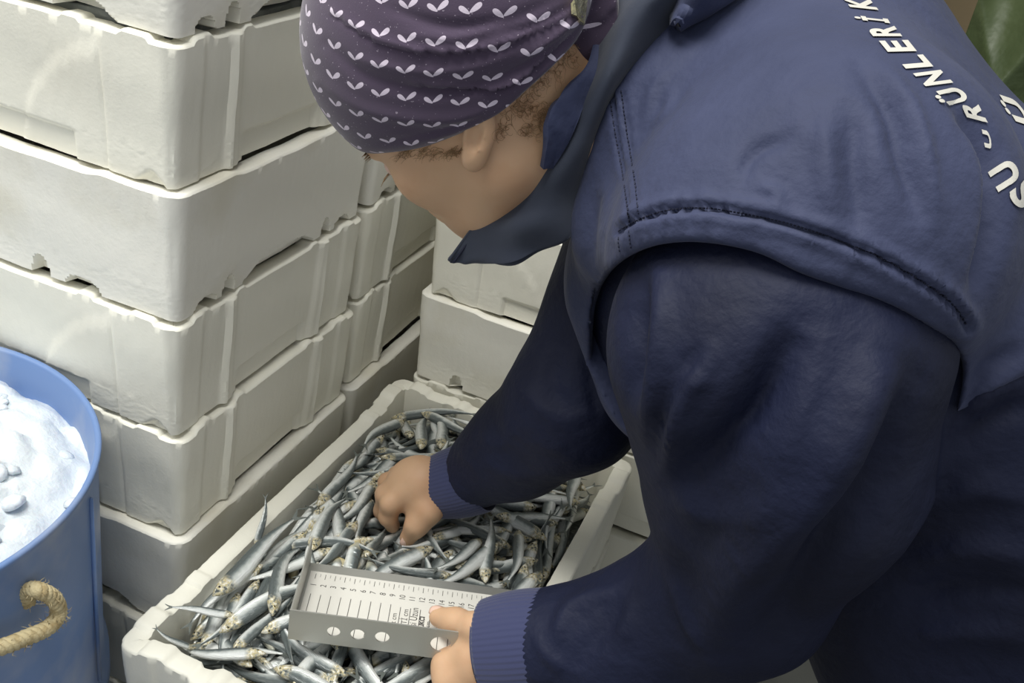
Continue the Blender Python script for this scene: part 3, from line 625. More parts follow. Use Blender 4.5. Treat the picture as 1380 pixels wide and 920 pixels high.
# --- hidden lower body, neck, head
HC = at(634, 128, .835)
hF = -.76*CR-.42*CU+.53*CF; hF /= np.linalg.norm(hF)
hU = -.44*CR+.80*CU-.40*CF; hU -= hF*(hU@hF); hU /= np.linalg.norm(hU); hL = np.cross(hU, hF)
if hL@CF > 0: hL = -hL
def HP(f, u, l): return HC+hF*f+hU*u+hL*l
NB = at(905, 170, .885)
HA = [hF, hU, hL]
EAR = None
def head_sdf(P):
    d = ell(P, HP(-.005, .025, 0), HA, (.098, .085, .078))
    d = smin(d, ell(P, HP(.028, -.035, 0), HA, (.062, .075, .060)), .03)          # face block
    d = smin(d, ell(P, HP(.045, -.085, 0), HA, (.038, .03, .036)), .03)           # chin
    d = smin(d, rc(P, HP(.0, -.06, .048), HP(.045, -.088, .02), .020, .018), .02)  # jaw line near side
    d = smin(d, rc(P, HP(.0, -.06, -.048), HP(.045, -.088, -.02), .020, .018), .02)
    d = smin(d, ell(P, HP(.062, -.028, .034), HA, (.022, .022, .02)), .02)        # cheeks
    d = smin(d, ell(P, HP(.062, -.028, -.034), HA, (.022, .022, .02)), .02)
    d = smin(d, rc(P, HP(.084, .012, .028), HP(.086, .012, -.028), .009, .009), .014)  # brow
    d = smin(d, rc(P, HP(.088, .0, 0), HP(.101, -.034, 0), .007, .0095), .01)     # nose
    d = smin(d, rc(P, HP(.096, -.037, .011), HP(.096, -.037, -.011), .007, .007), .008)
    d = smin(d, rc(P, HP(.088, -.058, .014), HP(.088, -.058, -.014), .006, .006), .006)  # lips
    d = smin(d, rc(P, HP(.086, -.068, .012), HP(.086, -.068, -.012), .006, .006), .006)
    for l in (.031, -.031): d = smax(d, -ell(P, HP(.094, -.006, l), HA, (.012, .010, .015)), .008); d = smin(d, ell(P, HP(.073, -.006, l), HA, (.0125, .0125, .0125)), .002)
    d = smin(d, rc(P, HP(-.025, -.03, 0), NB, .056, .062), .035)                   # neck
    d = smin(d, rc(P, HP(-.012, -.05, .030), NB+hL*.02, .03, .035), .03)
    if EAR is None: return d
    for sl in (1, -1):
        e, X, Y, Z = EAR
        if sl < 0:
            mir = lambda v: v-2*hL*(v@hL); e = HC+mir(e-HC); X, Y, Z = mir(X), mir(Y), mir(Z)
        ea = ell(P, e, [X, Y, Z], (.0125, .028, .0075)); ea = smax(ea, -ell(P, e+X*.004+Y*.002+Z*.008, [X, Y, Z], (.0075, .016, .0075)), .002)
        ea = smax(ea, -ell(P, e-X*.0065+Y*.006+Z*.008, [X, Y, Z], (.0014, .016, .0022)), .002)
        ea = smin(ea, ell(P, e-Y*.0205+X*.0015-Z*.001, [X, Y, Z], (.0085, .009, .0055)), .004)
        d = smin(d, ea, .0025)
    return d
t_ = .55; rd = at(647, 178, 1)-CP
while head_sdf((CP+rd*t_)[None])[0] > .0008 and t_ < 1.2: t_ += .0006
e_ = CP+rd*t_; Z_ = np.array([head_sdf((e_+v*.002)[None])[0]-head_sdf((e_-v*.002)[None])[0] for v in np.eye(3)]); Z_ /= np.linalg.norm(Z_)
Y_ = CU*.97+CR*.2; Y_ -= Z_*(Y_@Z_); Y_ /= np.linalg.norm(Y_); X_ = np.cross(Y_, Z_); X_ = X_ if X_@CR < 0 else -X_
EAR = (e_+Z_*.0065, X_, Y_, Z_)
lo, hi = np.minimum(HC, NB)-.14, np.maximum(HC, NB)+.14
parts_V, parts_F = [], []
def put(P, F):
    n = sum(len(a) for a in parts_V); parts_V.append(P); parts_F.append(F+n)
P, F = surface_net(head_sdf, lo, hi, .0026); P = relax(P, F, 1); put(P, F)
# --- arm and torso core hidden in the clothes
HIP = at(1490, 800, .95)
legs = [(.86, .02), (.86, .27)]
def core_sdf(P):
    d = chain(P, [(NB, .06), (at(1060, 280, .88), .10), (at(1250, 480, .9), .11), (HIP, .10)], .05)
    d = smin(d, chain(P, A3((1060, 350, .74, .055), (1030, 640, .80, .045), (975, 795, .86, .036), (800, 850, .93, .03), (680, 868, .952, .026))), .04)
    d = smin(d, rc(P, at(1010, 260, .86), at(1060, 350, .74), .09, .05), .04)
    d = smin(d, chain(P, A3((880, 330, .98, .05), (770, 548, 1.03, .042), (690, 600, 1.09, .034), (606, 650, 1.145, .024))), .04)
    for (x, y) in legs: d = smin(d, chain(P, [(HIP+np.array([0, (y-.145)*.7, -.02]), .085), (np.array([x-.03, y, -.56]), .055), (np.array([x+.02, y, FZ+.09]), .04)]), .03)
    return d
P, F = surface_net(core_sdf, (.1, -.32, FZ+.03), (1.2, .55, .42), .011); put(P, F)
# --- hands
def finger(P, pts, k=.006): return chain(P, pts, k)
def far_hand(P):
    d = rc(P, at(604, 652, 1.146), at(572, 652, 1.138), .025, .027)
    d = smin(d, ell(P, at(556, 655, 1.140), [(at(540, 655, 1.14)-at(570, 655, 1.14))/np.linalg.norm(at(540, 655, 1.14)-at(570, 655, 1.14)), CU, CF], (.03, .030, .020)), .02)
    d = smin(d, finger(P, A3((545, 662, 1.128, .0125), (527, 678, 1.128, .0115), (523, 696, 1.140, .0100), (529, 708, 1.156, .0085))), .006)
    d = smin(d, finger(P, A3((541, 650, 1.136, .0125), (520, 666, 1.142, .0112), (516, 688, 1.160, .0098), (522, 700, 1.178, .0085))), .005)
    d = smin(d, finger(P, A3((544, 640, 1.150, .0118), (523, 650, 1.162, .0108), (518, 672, 1.182, .0095), (524, 684, 1.198, .0082))), .005)
    d = smin(d, finger(P, A3((552, 633, 1.165, .0110), (535, 640, 1.180, .0098), (528, 658, 1.200, .0088), (533, 668, 1.214, .0075))), .005)
    th = chain(P, A3((588, 670, 1.136, .018), (577, 688, 1.124, .0145), (562, 707, 1.126, .0118), (550, 724, 1.138, .0095)), .01)
    return smin(d, th, .010)
c_ = at(560, 675, 1.15)
P, F = surface_net(far_hand, c_-.085, c_+.085, .0018); P = relax(P, F, 1); put(P, F)
tb = onz(587, 829, -.3085)
def nd(px, py, z): return onz(px, py, z)
def near_hand(P):
    d = rc(P, at(690, 880, .945), at(655, 886, .950), .028, .026)
    d = smin(d, ell(P, at(640, 893, .958), [CR, CU, CF], (.024, .026, .022)), .02)
    th = chain(P, [(at(670, 860, .952), .0165), (at(643, 845, .944), .0132), (nd(614, 838, -.298), .0125), (nd(592, 831, -.306), .0100)], .008)
    d = smin(d, th, .008)
    for (m, p, t) in (((627, 888, .954), (604, 897, .960), (624, 888, .998)), ((627, 902, .950), (606, 915, .954), (612, 893, .998)), ((634, 920, .950), (616, 936, .955), (620, 914, 1.0)), ((645, 938, .953), (630, 952, .958), (632, 934, .995))):
        d = smin(d, chain(P, [(at(*m), .0128), (at(*p), .0118), (at(p[0]+9, p[1]-5, p[2]+.020), .0105), (at(*t), .0092)]), .006)
    return d
c_ = at(640, 885, .955)
P, F = surface_net(near_hand, c_-.095, c_+.085, .0018); P = relax(P, F, 1); put(P, F)
person = mesh_obj('person', np.vstack(parts_V), np.vstack(parts_F), M_skin)
tag(person, 'person in navy work jacket and purple headscarf bending over the fish with a tray', 'person')
# nails
def nail(c, ax, up, ln, wd, name='fingernail'):
    ax = ax/np.linalg.norm(ax); up = up-ax*(up@ax); up /= np.linalg.norm(up); sd = np.cross(ax, up); V = []; n = 7
    for i in range(n):
        for j in range(n):
            u, v = i/(n-1)*2-1, j/(n-1)*2-1; wv = wd*(1-.25*max(0, u)**3); V.append(c+ax*u*ln/2+sd*v*wv/2+up*(.0018-.0026*v*v-.0010*u*u))
    F = [(i*n+j, (i+1)*n+j, (i+1)*n+j+1, i*n+j+1) for i in range(n-1) for j in range(n-1)]
    o = mesh_obj(name, V, F, M_nail, person); md = o.modifiers.new('t', 'SOLIDIFY'); md.thickness = .0008; return o
a, b = nd(614, 838, -.298), nd(592, 831, -.306)
nail(b+(b-a)*.22+rz_*.0078-CF*.001, b-a, rz_*.9-CF*.4, .0145, .0115)
a, b = at(562, 707, 1.126), at(550, 724, 1.138); nail(b-CF*.0082+(b-a)*.25, b-a, -CF+CR*.3, .012, .010)
# ring with beads on the near hand
rcen = at(612, 909, .953); rax = at(627, 902, .950)-at(606, 915, .954); rax /= np.linalg.norm(rax); e1 = np.cross(rax, [0, 0, 1.]); e1 /= np.linalg.norm(e1); e2 = np.cross(rax, e1)
mb = MB(); mb.tube([rcen+.0128*(e1*math.cos(t)+e2*math.sin(t)) for t in np.linspace(0, 2*math.pi, 33)], .0014, 6, cap=False); ring = mb.build('ring', M_metal, person)
mb = MB()
for k in range(26):
    t = k*2*math.pi/26; c = rcen+.0142*(e1*math.cos(t)+e2*math.sin(t)); mb.tube([c-rax*.0014, c, c+rax*.0014], [.0004, .0013, .0004], 6)
mb.build('ring_bead', M_metal, ring)
# --- garments
MT = A3((1060, 260, .885, .150), (1250, 440, .89, .160), (1480, 720, .92, .185))
def torso(P, infl=0):
    d = chain(P, MT, .04)
    d = smin(d, rc(P, at(1080, 155, .95), at(1200, 330, .98), .135, .13), .06)
    d = smin(d, rc(P, at(905, 385, .93), at(925, 490, .955), .085, .075), .06)      # chest front
    d = smin(d, rc(P, at(1180, 620, .98), at(1300, 860, 1.0), .13, .15), .06)      # belly
    return d-infl
def near_sleeve(P): return chain(P, A3((1045, 470, .74, .124), (1052, 620, .79, .107), (998, 785, .855, .075), (855, 862, .915, .063), (700, 872, .95, .050)), .022)
def far_sleeve(P): return chain(P, A3((880, 330, .99, .085), (772, 545, 1.03, .066), (700, 600, 1.085, .052), (618, 649, 1.14, .038)), .03)
def jacket(P):
    a, b = at(722, 868, .945), at(640, 872, .965); ax = (b-a)/np.linalg.norm(b-a)
    n = smax(near_sleeve(P), (P-a)@ax, .004)
    a, b = at(634, 645, 1.13), at(590, 660, 1.16); ax = (b-a)/np.linalg.norm(b-a)
    f = smax(far_sleeve(P), (P-a)@ax, .004)
    return smin(smin(torso(P), n, .012), f, .012)
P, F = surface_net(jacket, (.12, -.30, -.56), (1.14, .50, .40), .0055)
# outside the waist keep a clean hem
ST = [
 ([(1195, 470), (1130, 590), (1050, 700), (985, 800), (965, 880)], 36, .028, 'ridge'),
 ([(1080, 440), (1010, 560), (930, 640)], 30, -.020, 'ridge'),
 ([(1230, 520), (1180, 640), (1090, 770), (1040, 860)], 28, -.020, 'ridge'),
 ([(888, 356), (890, 420), (882, 500), (868, 580)], 15, .008, 'ridge'), ([(866, 365), (866, 420), (858, 500), (848, 560)], 13, -.008, 'ridge'),
 ([(850, 400), (852, 470), (846, 540)], 14, -.007, 'ridge'),
 ([(960, 480), (915, 560), (898, 640)], 14, .008, 'ridge'), ([(940, 470), (895, 555), (878, 620)], 12, -.007, 'ridge'),
 ([(900, 640), (940, 690), (1000, 680), (1060, 640)], 16, .006, 'ridge'),
 ([(884, 660), (940, 640), (1000, 590), (1050, 520)], 18, -.007, 'ridge'),
 ([(955, 520), (920, 510), (900, 560)], 12, .005, 'ridge'),
 ([(890, 720), (930, 830), (962, 880)], 12, .007, 'ridge'),
 ([(1110, 470), (1040, 640), (960, 760)], 18, .006, 'ridge'),
 ([(745, 870), (770, 820), (830, 790)], 12, .008, 'ridge'),
 ([(725, 850), (735, 880), (765, 905)], 10, .005, 'ridge'),
 ([(770, 905), (810, 850), (850, 800)], 14, -.005, 'ridge'),
 ([(850, 800), (845, 840), (835, 870)], 12, .004, 'ridge'),
 # far sleeve
 ([(655, 575), (660, 600), (685, 590), (680, 560)], 8, .004, 'ridge'),
 ([(650, 620), (700, 640), (760, 640)], 12, .004, 'ridge'),
 ([(760, 440), (745, 520), (770, 570)], 14, -.005, 'ridge'),
 ([(700, 520), (750, 560), (800, 560)], 14, .005, 'ridge'),
 ([(790, 430), (795, 500), (805, 560)], 8, -.005, 'ridge'),
 # body on the right
 ([(1300, 560), (1340, 520), (1390, 500)], 18, .010, 'ridge'), ([(1290, 600), (1340, 560), (1390, 545)], 14, -.008, 'ridge'),
 ([(1230, 760), (1300, 740), (1390, 750)], 16, .008, 'ridge'), ([(1220, 800), (1300, 790), (1390, 800)], 14, -.008, 'ridge'), ([(1230, 860), (1310, 850), (1390, 860)], 16, .007, 'ridge'),
 ([(1250, 680), (1320, 660), (1390, 670)], 16, .006, 'ridge')]
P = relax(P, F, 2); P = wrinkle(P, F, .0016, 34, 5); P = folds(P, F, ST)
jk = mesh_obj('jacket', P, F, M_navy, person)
# the vest: padded shell over torso and shoulder, with the armhole cut out
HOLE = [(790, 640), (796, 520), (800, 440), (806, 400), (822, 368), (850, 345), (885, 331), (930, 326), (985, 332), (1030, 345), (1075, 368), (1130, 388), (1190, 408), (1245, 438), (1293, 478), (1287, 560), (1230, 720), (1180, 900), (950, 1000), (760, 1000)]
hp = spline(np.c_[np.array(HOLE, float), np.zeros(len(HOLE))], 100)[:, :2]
def in_poly(x, y, pl):
    c = np.zeros(len(x), bool); j = len(pl)-1
    for i in range(len(pl)):
        xi, yi = pl[i]; xj, yj = pl[j]
        if yi != yj: c ^= ((yi > y) != (yj > y)) & (x < (xj-xi)*(y-yi)/(yj-yi)+xi)
        j = i
    return c
def vest(P):
    cap = chain(P, A3((1030, 350, .735, .116), (1120, 300, .735, .122), (1085, 215, .80, .12)), .04)
    d = smin(torso(P, .014), cap, .03)
    d = smin(d, rc(P, at(960, 120, .86), at(1060, 60, .90), .085, .10), .05)
    d = smin(d, rc(P, at(902, 175, .835), at(870, 300, .825), .062, .062), .04)
    d = smin(d, rc(P, at(975, 95, .86), at(905, 165, .84), .080, .062), .04)
    d = smax(d, -(torso(P, -.004)), .002)   # a shell
    x, y, D = pix(P); m = np.abs(d) < .05; sd = np.full(len(P), 1.)
    if m.any():
        ds, _, _ = seg_dist(x[m], y[m], hp.tolist()+[hp[0].tolist()]); ins = in_poly(x[m], y[m], hp); s2 = np.where(ins, ds, -ds)*D[m]/FPX
        s2 = np.where(D[m] > .93, -1, s2); s4 = (y[m]-(556-(x[m]-1290)*.55))/1.14*D[m]/FPX; s2 = np.maximum(s2, s4); sd[m] = s2; d[m] = smax(d[m], s2, .007)  # vest ends at an added hem; darker jacket cloth below stands in for shade
    return d
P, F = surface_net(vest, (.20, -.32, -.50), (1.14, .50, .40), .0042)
SEAM = [(834, 312), (862, 296), (900, 284), (950, 281), (1000, 288), (1060, 301), (1130, 324), (1190, 350), (1245, 382), (1285, 412), (1303, 440)]
ST = [(SEAM, 11, .0065, 'seam'),
 ([(826, 128), (832, 180), (843, 240), (851, 300)], 7, .003, 'seam'), ([(840, 124), (847, 180), (856, 240), (861, 292)], 6, .0022, 'seam'),
 ([(1160, 90), (1200, 150), (1215, 210), (1240, 290)], 13, -.006, 'ridge'), ([(1180, 80), (1225, 140), (1250, 220), (1260, 300)], 12, .004, 'ridge'),
 ([(1150, 150), (1148, 220), (1160, 300)], 15, -.005, 'ridge'), ([(1110, 160), (1115, 230), (1120, 290)], 16, .004, 'ridge'),
 ([(1000, 240), (1015, 205), (1060, 185)], 10, -.004, 'ridge'), ([(1020, 250), (1050, 262), (1040, 285)], 7, .004, 'ridge'), ([(870, 160), (880, 120), (900, 95)], 6, .003, 'ridge'), ([(880, 170), (900, 150), (905, 120)], 6, .003, 'ridge'),
 ([(1290, 140), (1330, 185), (1347, 240), (1340, 320), (1315, 400)], 13, -.012, 'ridge'),
 ([(1080, 190), (1078, 170), (1080, 150)], 8, .002, 'ridge'),
 ([(760, 330), (772, 420), (788, 500), (800, 560)], 9, .004, 'ridge'), ([(800, 250), (790, 320), (800, 400)], 12, -.006, 'ridge'), ([(825, 330), (806, 380), (797, 460)], 7, -.004, 'ridge'),
 ([(1380, 470), (1330, 500), (1300, 560)], 14, -.006, 'ridge')]
ST = [(a, b, c*1.5 if (b >= 9 and k_ == 'ridge') else c, k_) for a, b, c, k_ in ST]
g = np.random.default_rng(3); sp_ = spline(np.c_[np.array(SEAM, float), np.zeros(len(SEAM))], 48)[:, :2]
for k in range(2, 46):
    p = sp_[k]; q = sp_[k+1]-p; q /= np.linalg.norm(q); nrm = np.array([q[1], -q[0]]); ln = g.uniform(8, 24)
    if g.random() < .75: ST.append(([tuple(p+nrm*3), tuple(p+nrm*(3+ln)+q*g.uniform(-6, 6))], 3.5, g.uniform(.0008, .0022), 'ridge'))
    if g.random() < .5: ST.append(([tuple(p-nrm*3), tuple(p-nrm*(3+ln*.7)+q*g.uniform(-6, 6))], 3.5, g.uniform(.0008, .002), 'ridge'))
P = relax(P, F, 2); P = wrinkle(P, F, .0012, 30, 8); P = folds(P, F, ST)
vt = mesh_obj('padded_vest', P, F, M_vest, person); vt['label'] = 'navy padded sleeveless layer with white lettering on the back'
vtree = BVHTree.FromPolygons([tuple(p) for p in P], F.tolist())
def hit(tree, x, y, off=.001):
    d = CF+CR*(x-CX)/FPX-CU*(y-CY)/FPX; d = d/np.linalg.norm(d); h, n, i, t = tree.ray_cast(Vector(CP), Vector(d))
    if h is None: return None
    if n.dot(Vector(d)) > 0: n = -n
    return np.array(h)+np.array(n)*off
# stitching: short thread dashes laid on the cloth
def stitches(path, name, step=5.2, ln=3.2, r=.00055, tree=vtree, parent=vt, m=M_thread):
    q = spline(np.c_[np.array(path, float), np.zeros(len(path))], 400)[:, :2]; sl = np.r_[0, np.cumsum(np.hypot(*np.diff(q, axis=0).T))]; mb = MB(); s_ = 0
    while s_ < sl[-1]-ln:
        pts = [hit(tree, np.interp(s_+ln*f, sl, q[:, 0]), np.interp(s_+ln*f, sl, q[:, 1]), .0003) for f in (0, .5, 1)]
        if all(p is not None for p in pts) and np.linalg.norm(pts[2]-pts[0]) < .01: mb.tube(pts, r, 5)
        s_ += step
    if mb.V: mb.build(name, m, parent)['kind'] = 'stuff'
stitches([(p[0], p[1]-1) for p in SEAM], 'armhole_stitching')
stitches([(822, 132), (829, 180), (840, 240), (848, 300)], 'yoke_stitching'); stitches([(837, 122), (845, 180), (855, 240), (861, 292)], 'yoke_stitching')
stitches([(834, 320), (834, 330), (836, 342)], 'hem_stitching'); stitches([(848, 310), (849, 325), (851, 338)], 'hem_stitching')
# printed lettering, laid on the cloth letter by letter
def glyph(ch, c, a, h, name='printed_letter'):
    V, F = text_mesh(ch, 1, .035)
    mn, mx = V.min(0), V.max(0); V = (V-(mn+mx)/2)/(mx-mn)
    bm = bmesh.new(); vs = [bm.verts.new((v[0], v[1], 0)) for v in V]
    for f in F:
        try: bm.faces.new([vs[i] for i in f])
        except ValueError: pass
    bmesh.ops.triangulate(bm, faces=bm.faces[:])
    for _ in range(3):
        es = [e for e in bm.edges if e.calc_length() > .12]
        if not es: break
        bmesh.ops.subdivide_edges(bm, edges=es, cuts=1); bmesh.ops.triangulate(bm, faces=[f for f in bm.faces if len(f.verts) > 3])
    bad = []
    for v in bm.verts:
        p = hit(vtree, c[0]+a[0]*v.co.x+h[0]*v.co.y, c[1]+a[1]*v.co.x+h[1]*v.co.y, .0012)
        if p is None: bad.append(v)
        else: v.co = Vector(p)
    bmesh.ops.delete(bm, geom=bad, context='VERTS')
    for f in list(bm.faces):
        if max(e.calc_length() for e in f.edges) > .035: bm.faces.remove(f)
    me = bpy.data.meshes.new(name); bm.to_mesh(me); bm.free(); me.materials.append(M_print)
    o = bpy.data.objects.new(name, me); C.objects.link(o); o.parent = vt
for (ch, c, a, h) in (('S', (1378, 261), (-15, -25), (-30, 22)), ('U', (1353, 236), (-14, -27), (-30, 20)), ('U', (1329, 188), (-5, -24), (-10, -3)), ('R', (1309, 150), (-13, -24), (-28, -8)),
    ('Ü', (1280, 131), (-17, -18), (-36, 9)), ('N', (1256, 107), (-17, -17), (-37, 5)), ('L', (1231, 85), (-14, -16), (-37, 3)), ('E', (1209, 64), (-12, -15), (-39, 1)), ('R', (1190, 44), (-11, -14), (-39, 0)),
    ('İ', (1174, 28), (-3.5, -6), (-46, -5)), ('K', (1158, 6), (-12, -15), (-38, -4)), ('O', (1142, -13), (-12, -15), (-38, -4)), ('N', (1126, -32), (-12, -15), (-38, -4)),
    ('Ü', (1366, 150), (-22, -36), (-30, -10)), ('M', (1374, 121), (-10, -14), (-18, -6))): glyph(ch, c, a, h)
# collar: a sewn double cloth standing off the neck, its flap falling open under the chin
def sheet(name, rows, m, thick, parent, nu=60, nv=24, bulge=0, wr=.0, seed=1):
    R = [spline(np.array([at(*p) for p in r]), nu) for r in rows]; G = np.array([spline(np.array([r[i] for r in R]), nv) for i in range(nu)])
    if wr:
        g = np.random.default_rng(seed); U, V_ = np.meshgrid(np.linspace(0, 1, nu), np.linspace(0, 1, nv), indexing='ij')
        G = G-CF*(wr*sum(np.sin(U*a+V_*b+p) for a, b, p in zip(g.uniform(-30, 30, 6), g.uniform(-9, 9, 6), g.uniform(0, 6, 6)))*np.sin(V_*3.1416)**.5)[..., None]
    idx = np.arange(nu*nv).reshape(nu, nv); F = np.c_[idx[:-1, :-1].ravel(), idx[1:, :-1].ravel(), idx[1:, 1:].ravel(), idx[:-1, 1:].ravel()]
    o = mesh_obj(name, G.reshape(-1, 3), F, m, parent); md = o.modifiers.new('t', 'SOLIDIFY'); md.thickness = thick; md.offset = 0; md2 = o.modifiers.new('b', 'BEVEL'); md2.width = thick*.3; md2.segments = 2; return o, G
E_ = [(868, -80, .80), (838, -10, .795), (826, 18, .79), (813, 60, .785), (796, 105, .785), (770, 155, .79), (752, 182, .795), (728, 225, .805), (690, 266, .825), (662, 290, .84), (640, 305, .85), (605, 351, .865)]
Mid = [(935, -90, .755), (900, -25, .75), (866, 15, .755), (840, 62, .762), (820, 105, .768), (798, 155, .778), (774, 200, .79), (748, 245, .80), (728, 280, .81), (700, 305, .82), (676, 324, .83), (622, 353, .865)]
B_2 = [(1010, -90, .79), (965, -20, .79), (914, 34, .79), (870, 84, .80), (838, 124, .81), (810, 170, .815), (792, 225, .82), (782, 275, .825), (772, 322, .825), (728, 340, .83), (690, 358, .835), (640, 349, .862)]
collar, GC = sheet('collar', [E_, Mid, B_2], M_collar, .006, person, 90, 30, wr=.0011, seed=4)
mb = MB(); mb.tube(spline([at(p[0], p[1], p[2]-.002) for p in E_], 120), .0016, 8); mb.build('collar_piping', M_collar, collar)
mb = MB(); mb.tube(spline([at(p[0]+6, p[1]+3, p[2]-.004) for p in E_], 120), .0010, 8); mb.build('collar_topstitching', M_thread, collar)
In = [(870, -70, .84), (832, -10, .835), (812, 22, .805), (792, 88, .778), (766, 118, .768), (744, 142, .762), (736, 166, .762), (735, 190, .768), (730, 226, .785)]
In2 = [(900, -70, .82), (868, -10, .815), (846, 22, .81), (826, 88, .79), (806, 118, .782), (790, 142, .780), (780, 166, .780), (768, 190, .785), (748, 224, .793)]
sheet('collar_lining', [In, In2], M_vest, .005, person, 60, 14, wr=.0012, seed=6)
# back of collar gathered against the vest
sheet('hood_roll', [[(905, -60, .80), (908, -10, .785), (909, 35, .765)], [(960, -70, .74), (948, -12, .735), (912, 34, .755)], [(1060, -70, .765), (1000, -8, .765), (915, 38, .765)]], M_vest, .008, person, 30, 24, wr=.0016, seed=9)
# ribbed knit cuffs
def cuff(a, b, ra, rb, lab=None):
    ax = b-a; P = [a+ax*t for t in np.linspace(0, 1, 26)]; mb = MB(); n = 168
    R = [ra+(rb-ra)*t+.003*math.sin(math.pi*t) for t in np.linspace(0, 1, 26)]; R[-1] -= .003; R[0] -= .001
    P.append(P[-1]-ax*.1); R.append(rb-.007); P.append(a+ax*.3); R.append(rb-.008)
    V0 = len(mb.V); mb.tube(P, R, n, cap=False, prof=lambda k, i: 1+(.010 if k % 3 == 0 else (-.012 if k % 3 == 1 else 0))*(i < 25))
    return mb.build('cuff', M_cuff, person)
cuff(at(742, 866, .940), at(654, 874, .958), .0500, .0450); cuff(at(650, 641, 1.128), at(585, 658, 1.150), .0400, .0345)
# trousers and boots, below the picture
def tr(P):
    d = rc(P, HIP+np.array([0, -.06, -.02]), HIP+np.array([0, .06, -.02]), .12, .12)
    for (x, y) in legs: d = smin(d, chain(P, [(HIP+np.array([0, (y-.145)*.7, -.04]), .10), (np.array([x-.03, y, -.56]), .085), (np.array([x+.02, y, FZ+.17]), .07)]), .03)
    return d
P, F = surface_net(tr, (.5, -.35, FZ+.05), (1.3, .6, .12), .012); mesh_obj('trousers', wrinkle(relax(P, F, 2), F, .003, 22, 4), F, M_trouser, person)
for (x, y) in legs:
    def bt(P): return smax(smin(rc(P, np.array([x+.02, y, FZ+.24]), np.array([x+.02, y, FZ+.07]), .062, .052), rc(P, np.array([x+.02, y, FZ+.045]), np.array([x-.13, y, FZ+.04]), .05, .044), .03), FZ+.003-P[:, 2], .004)
    P, F = surface_net(bt, (x-.25, y-.12, FZ-.01), (x+.15, y+.12, FZ+.34), .009); mesh_obj('boot', P, F, M_boot, person)
# --- headscarf
LOW = [(360, 236), (440, 216), (473, 210), (520, 206), (563, 200), (600, 188), (642, 170), (676, 150), (712, 119), (748, 86), (778, 52), (792, 20), (812, -60)]
lp = spline(np.c_[np.array(LOW, float), np.zeros(len(LOW))], 80)[:, :2]
# the band's lower edge as a plane through the head, forehead - ear - nape
pA, pB, pC = HP(.092, .030, 0), at(640, 172, .80), at(782, 45, .87)
pn = np.cross(pB-pA, pC-pA); pn /= np.linalg.norm(pn); pn = pn if pn@hU > 0 else -pn
def scarf(P):
    d = ell(P, HP(-.012, .050, 0), HA, (.120, .112, .097))
    d = smin(d, ell(P, HP(-.075, .045, 0), HA, (.078, .088, .078)), .05)
    d = smin(d, rc(P, at(690, 60, .86), at(752, 34, .865), .066, .022), .04)
    x, y, D = pix(P); m = np.abs(d) < .04; e = np.full(len(P), -1.)
    if m.any():
        ds, _, _ = seg_dist(x[m], y[m], lp.tolist()); s2 = np.where(y[m] > np.interp(x[m], lp[:, 0], lp[:, 1]), ds, -ds)*D[m]/FPX
        far = -((P[m]-HC)@hL)   # beyond the mid-plane the edge follows a plane instead
        s3 = -((P[m]-pA)@pn); e[m] = np.where(far < .0, s2, s3)
    d[m] = smax(d[m], e[m], .006)
    return d
P, F = surface_net(scarf, HC-.19, HC+.21, .0027)
P = relax(P, F, 2)
g = np.random.default_rng(12)
ST = [([(800, 30), (700, 95), (600, 125), (500, 105), (440, 60)], 9, -.0035, 'ridge'), ([(790, 50), (700, 130), (610, 160), (500, 150), (430, 110)], 9, .0032, 'ridge'),
 ([(760, 60), (690, 115), (640, 122), (560, 118)], 7, .0035, 'step'), ([(770, 20), (680, 60), (600, 72), (520, 60), (450, 20)], 9, .0032, 'step'), ([(760, 75), (690, 140), (620, 175), (540, 190)], 6, .0028, 'ridge'),
 ([(750, 0), (680, 28), (600, 35), (520, 10)], 8, -.003, 'ridge'), ([(730, 100), (660, 150), (590, 178), (480, 200)], 5, -.0022, 'ridge'), ([(720, 60), (640, 90), (560, 95), (480, 80)], 6, .002, 'ridge'),
 ([(700, 20), (620, 50), (540, 45)], 6, .002, 'ridge'), ([(790, 15), (740, 55), (700, 80)], 5, .003, 'ridge'), ([(785, 40), (745, 80), (715, 105)], 5, -.003, 'ridge'), ([(775, 5), (720, 35), (680, 45)], 5, -.003, 'ridge')]
P = folds(P, F, ST)
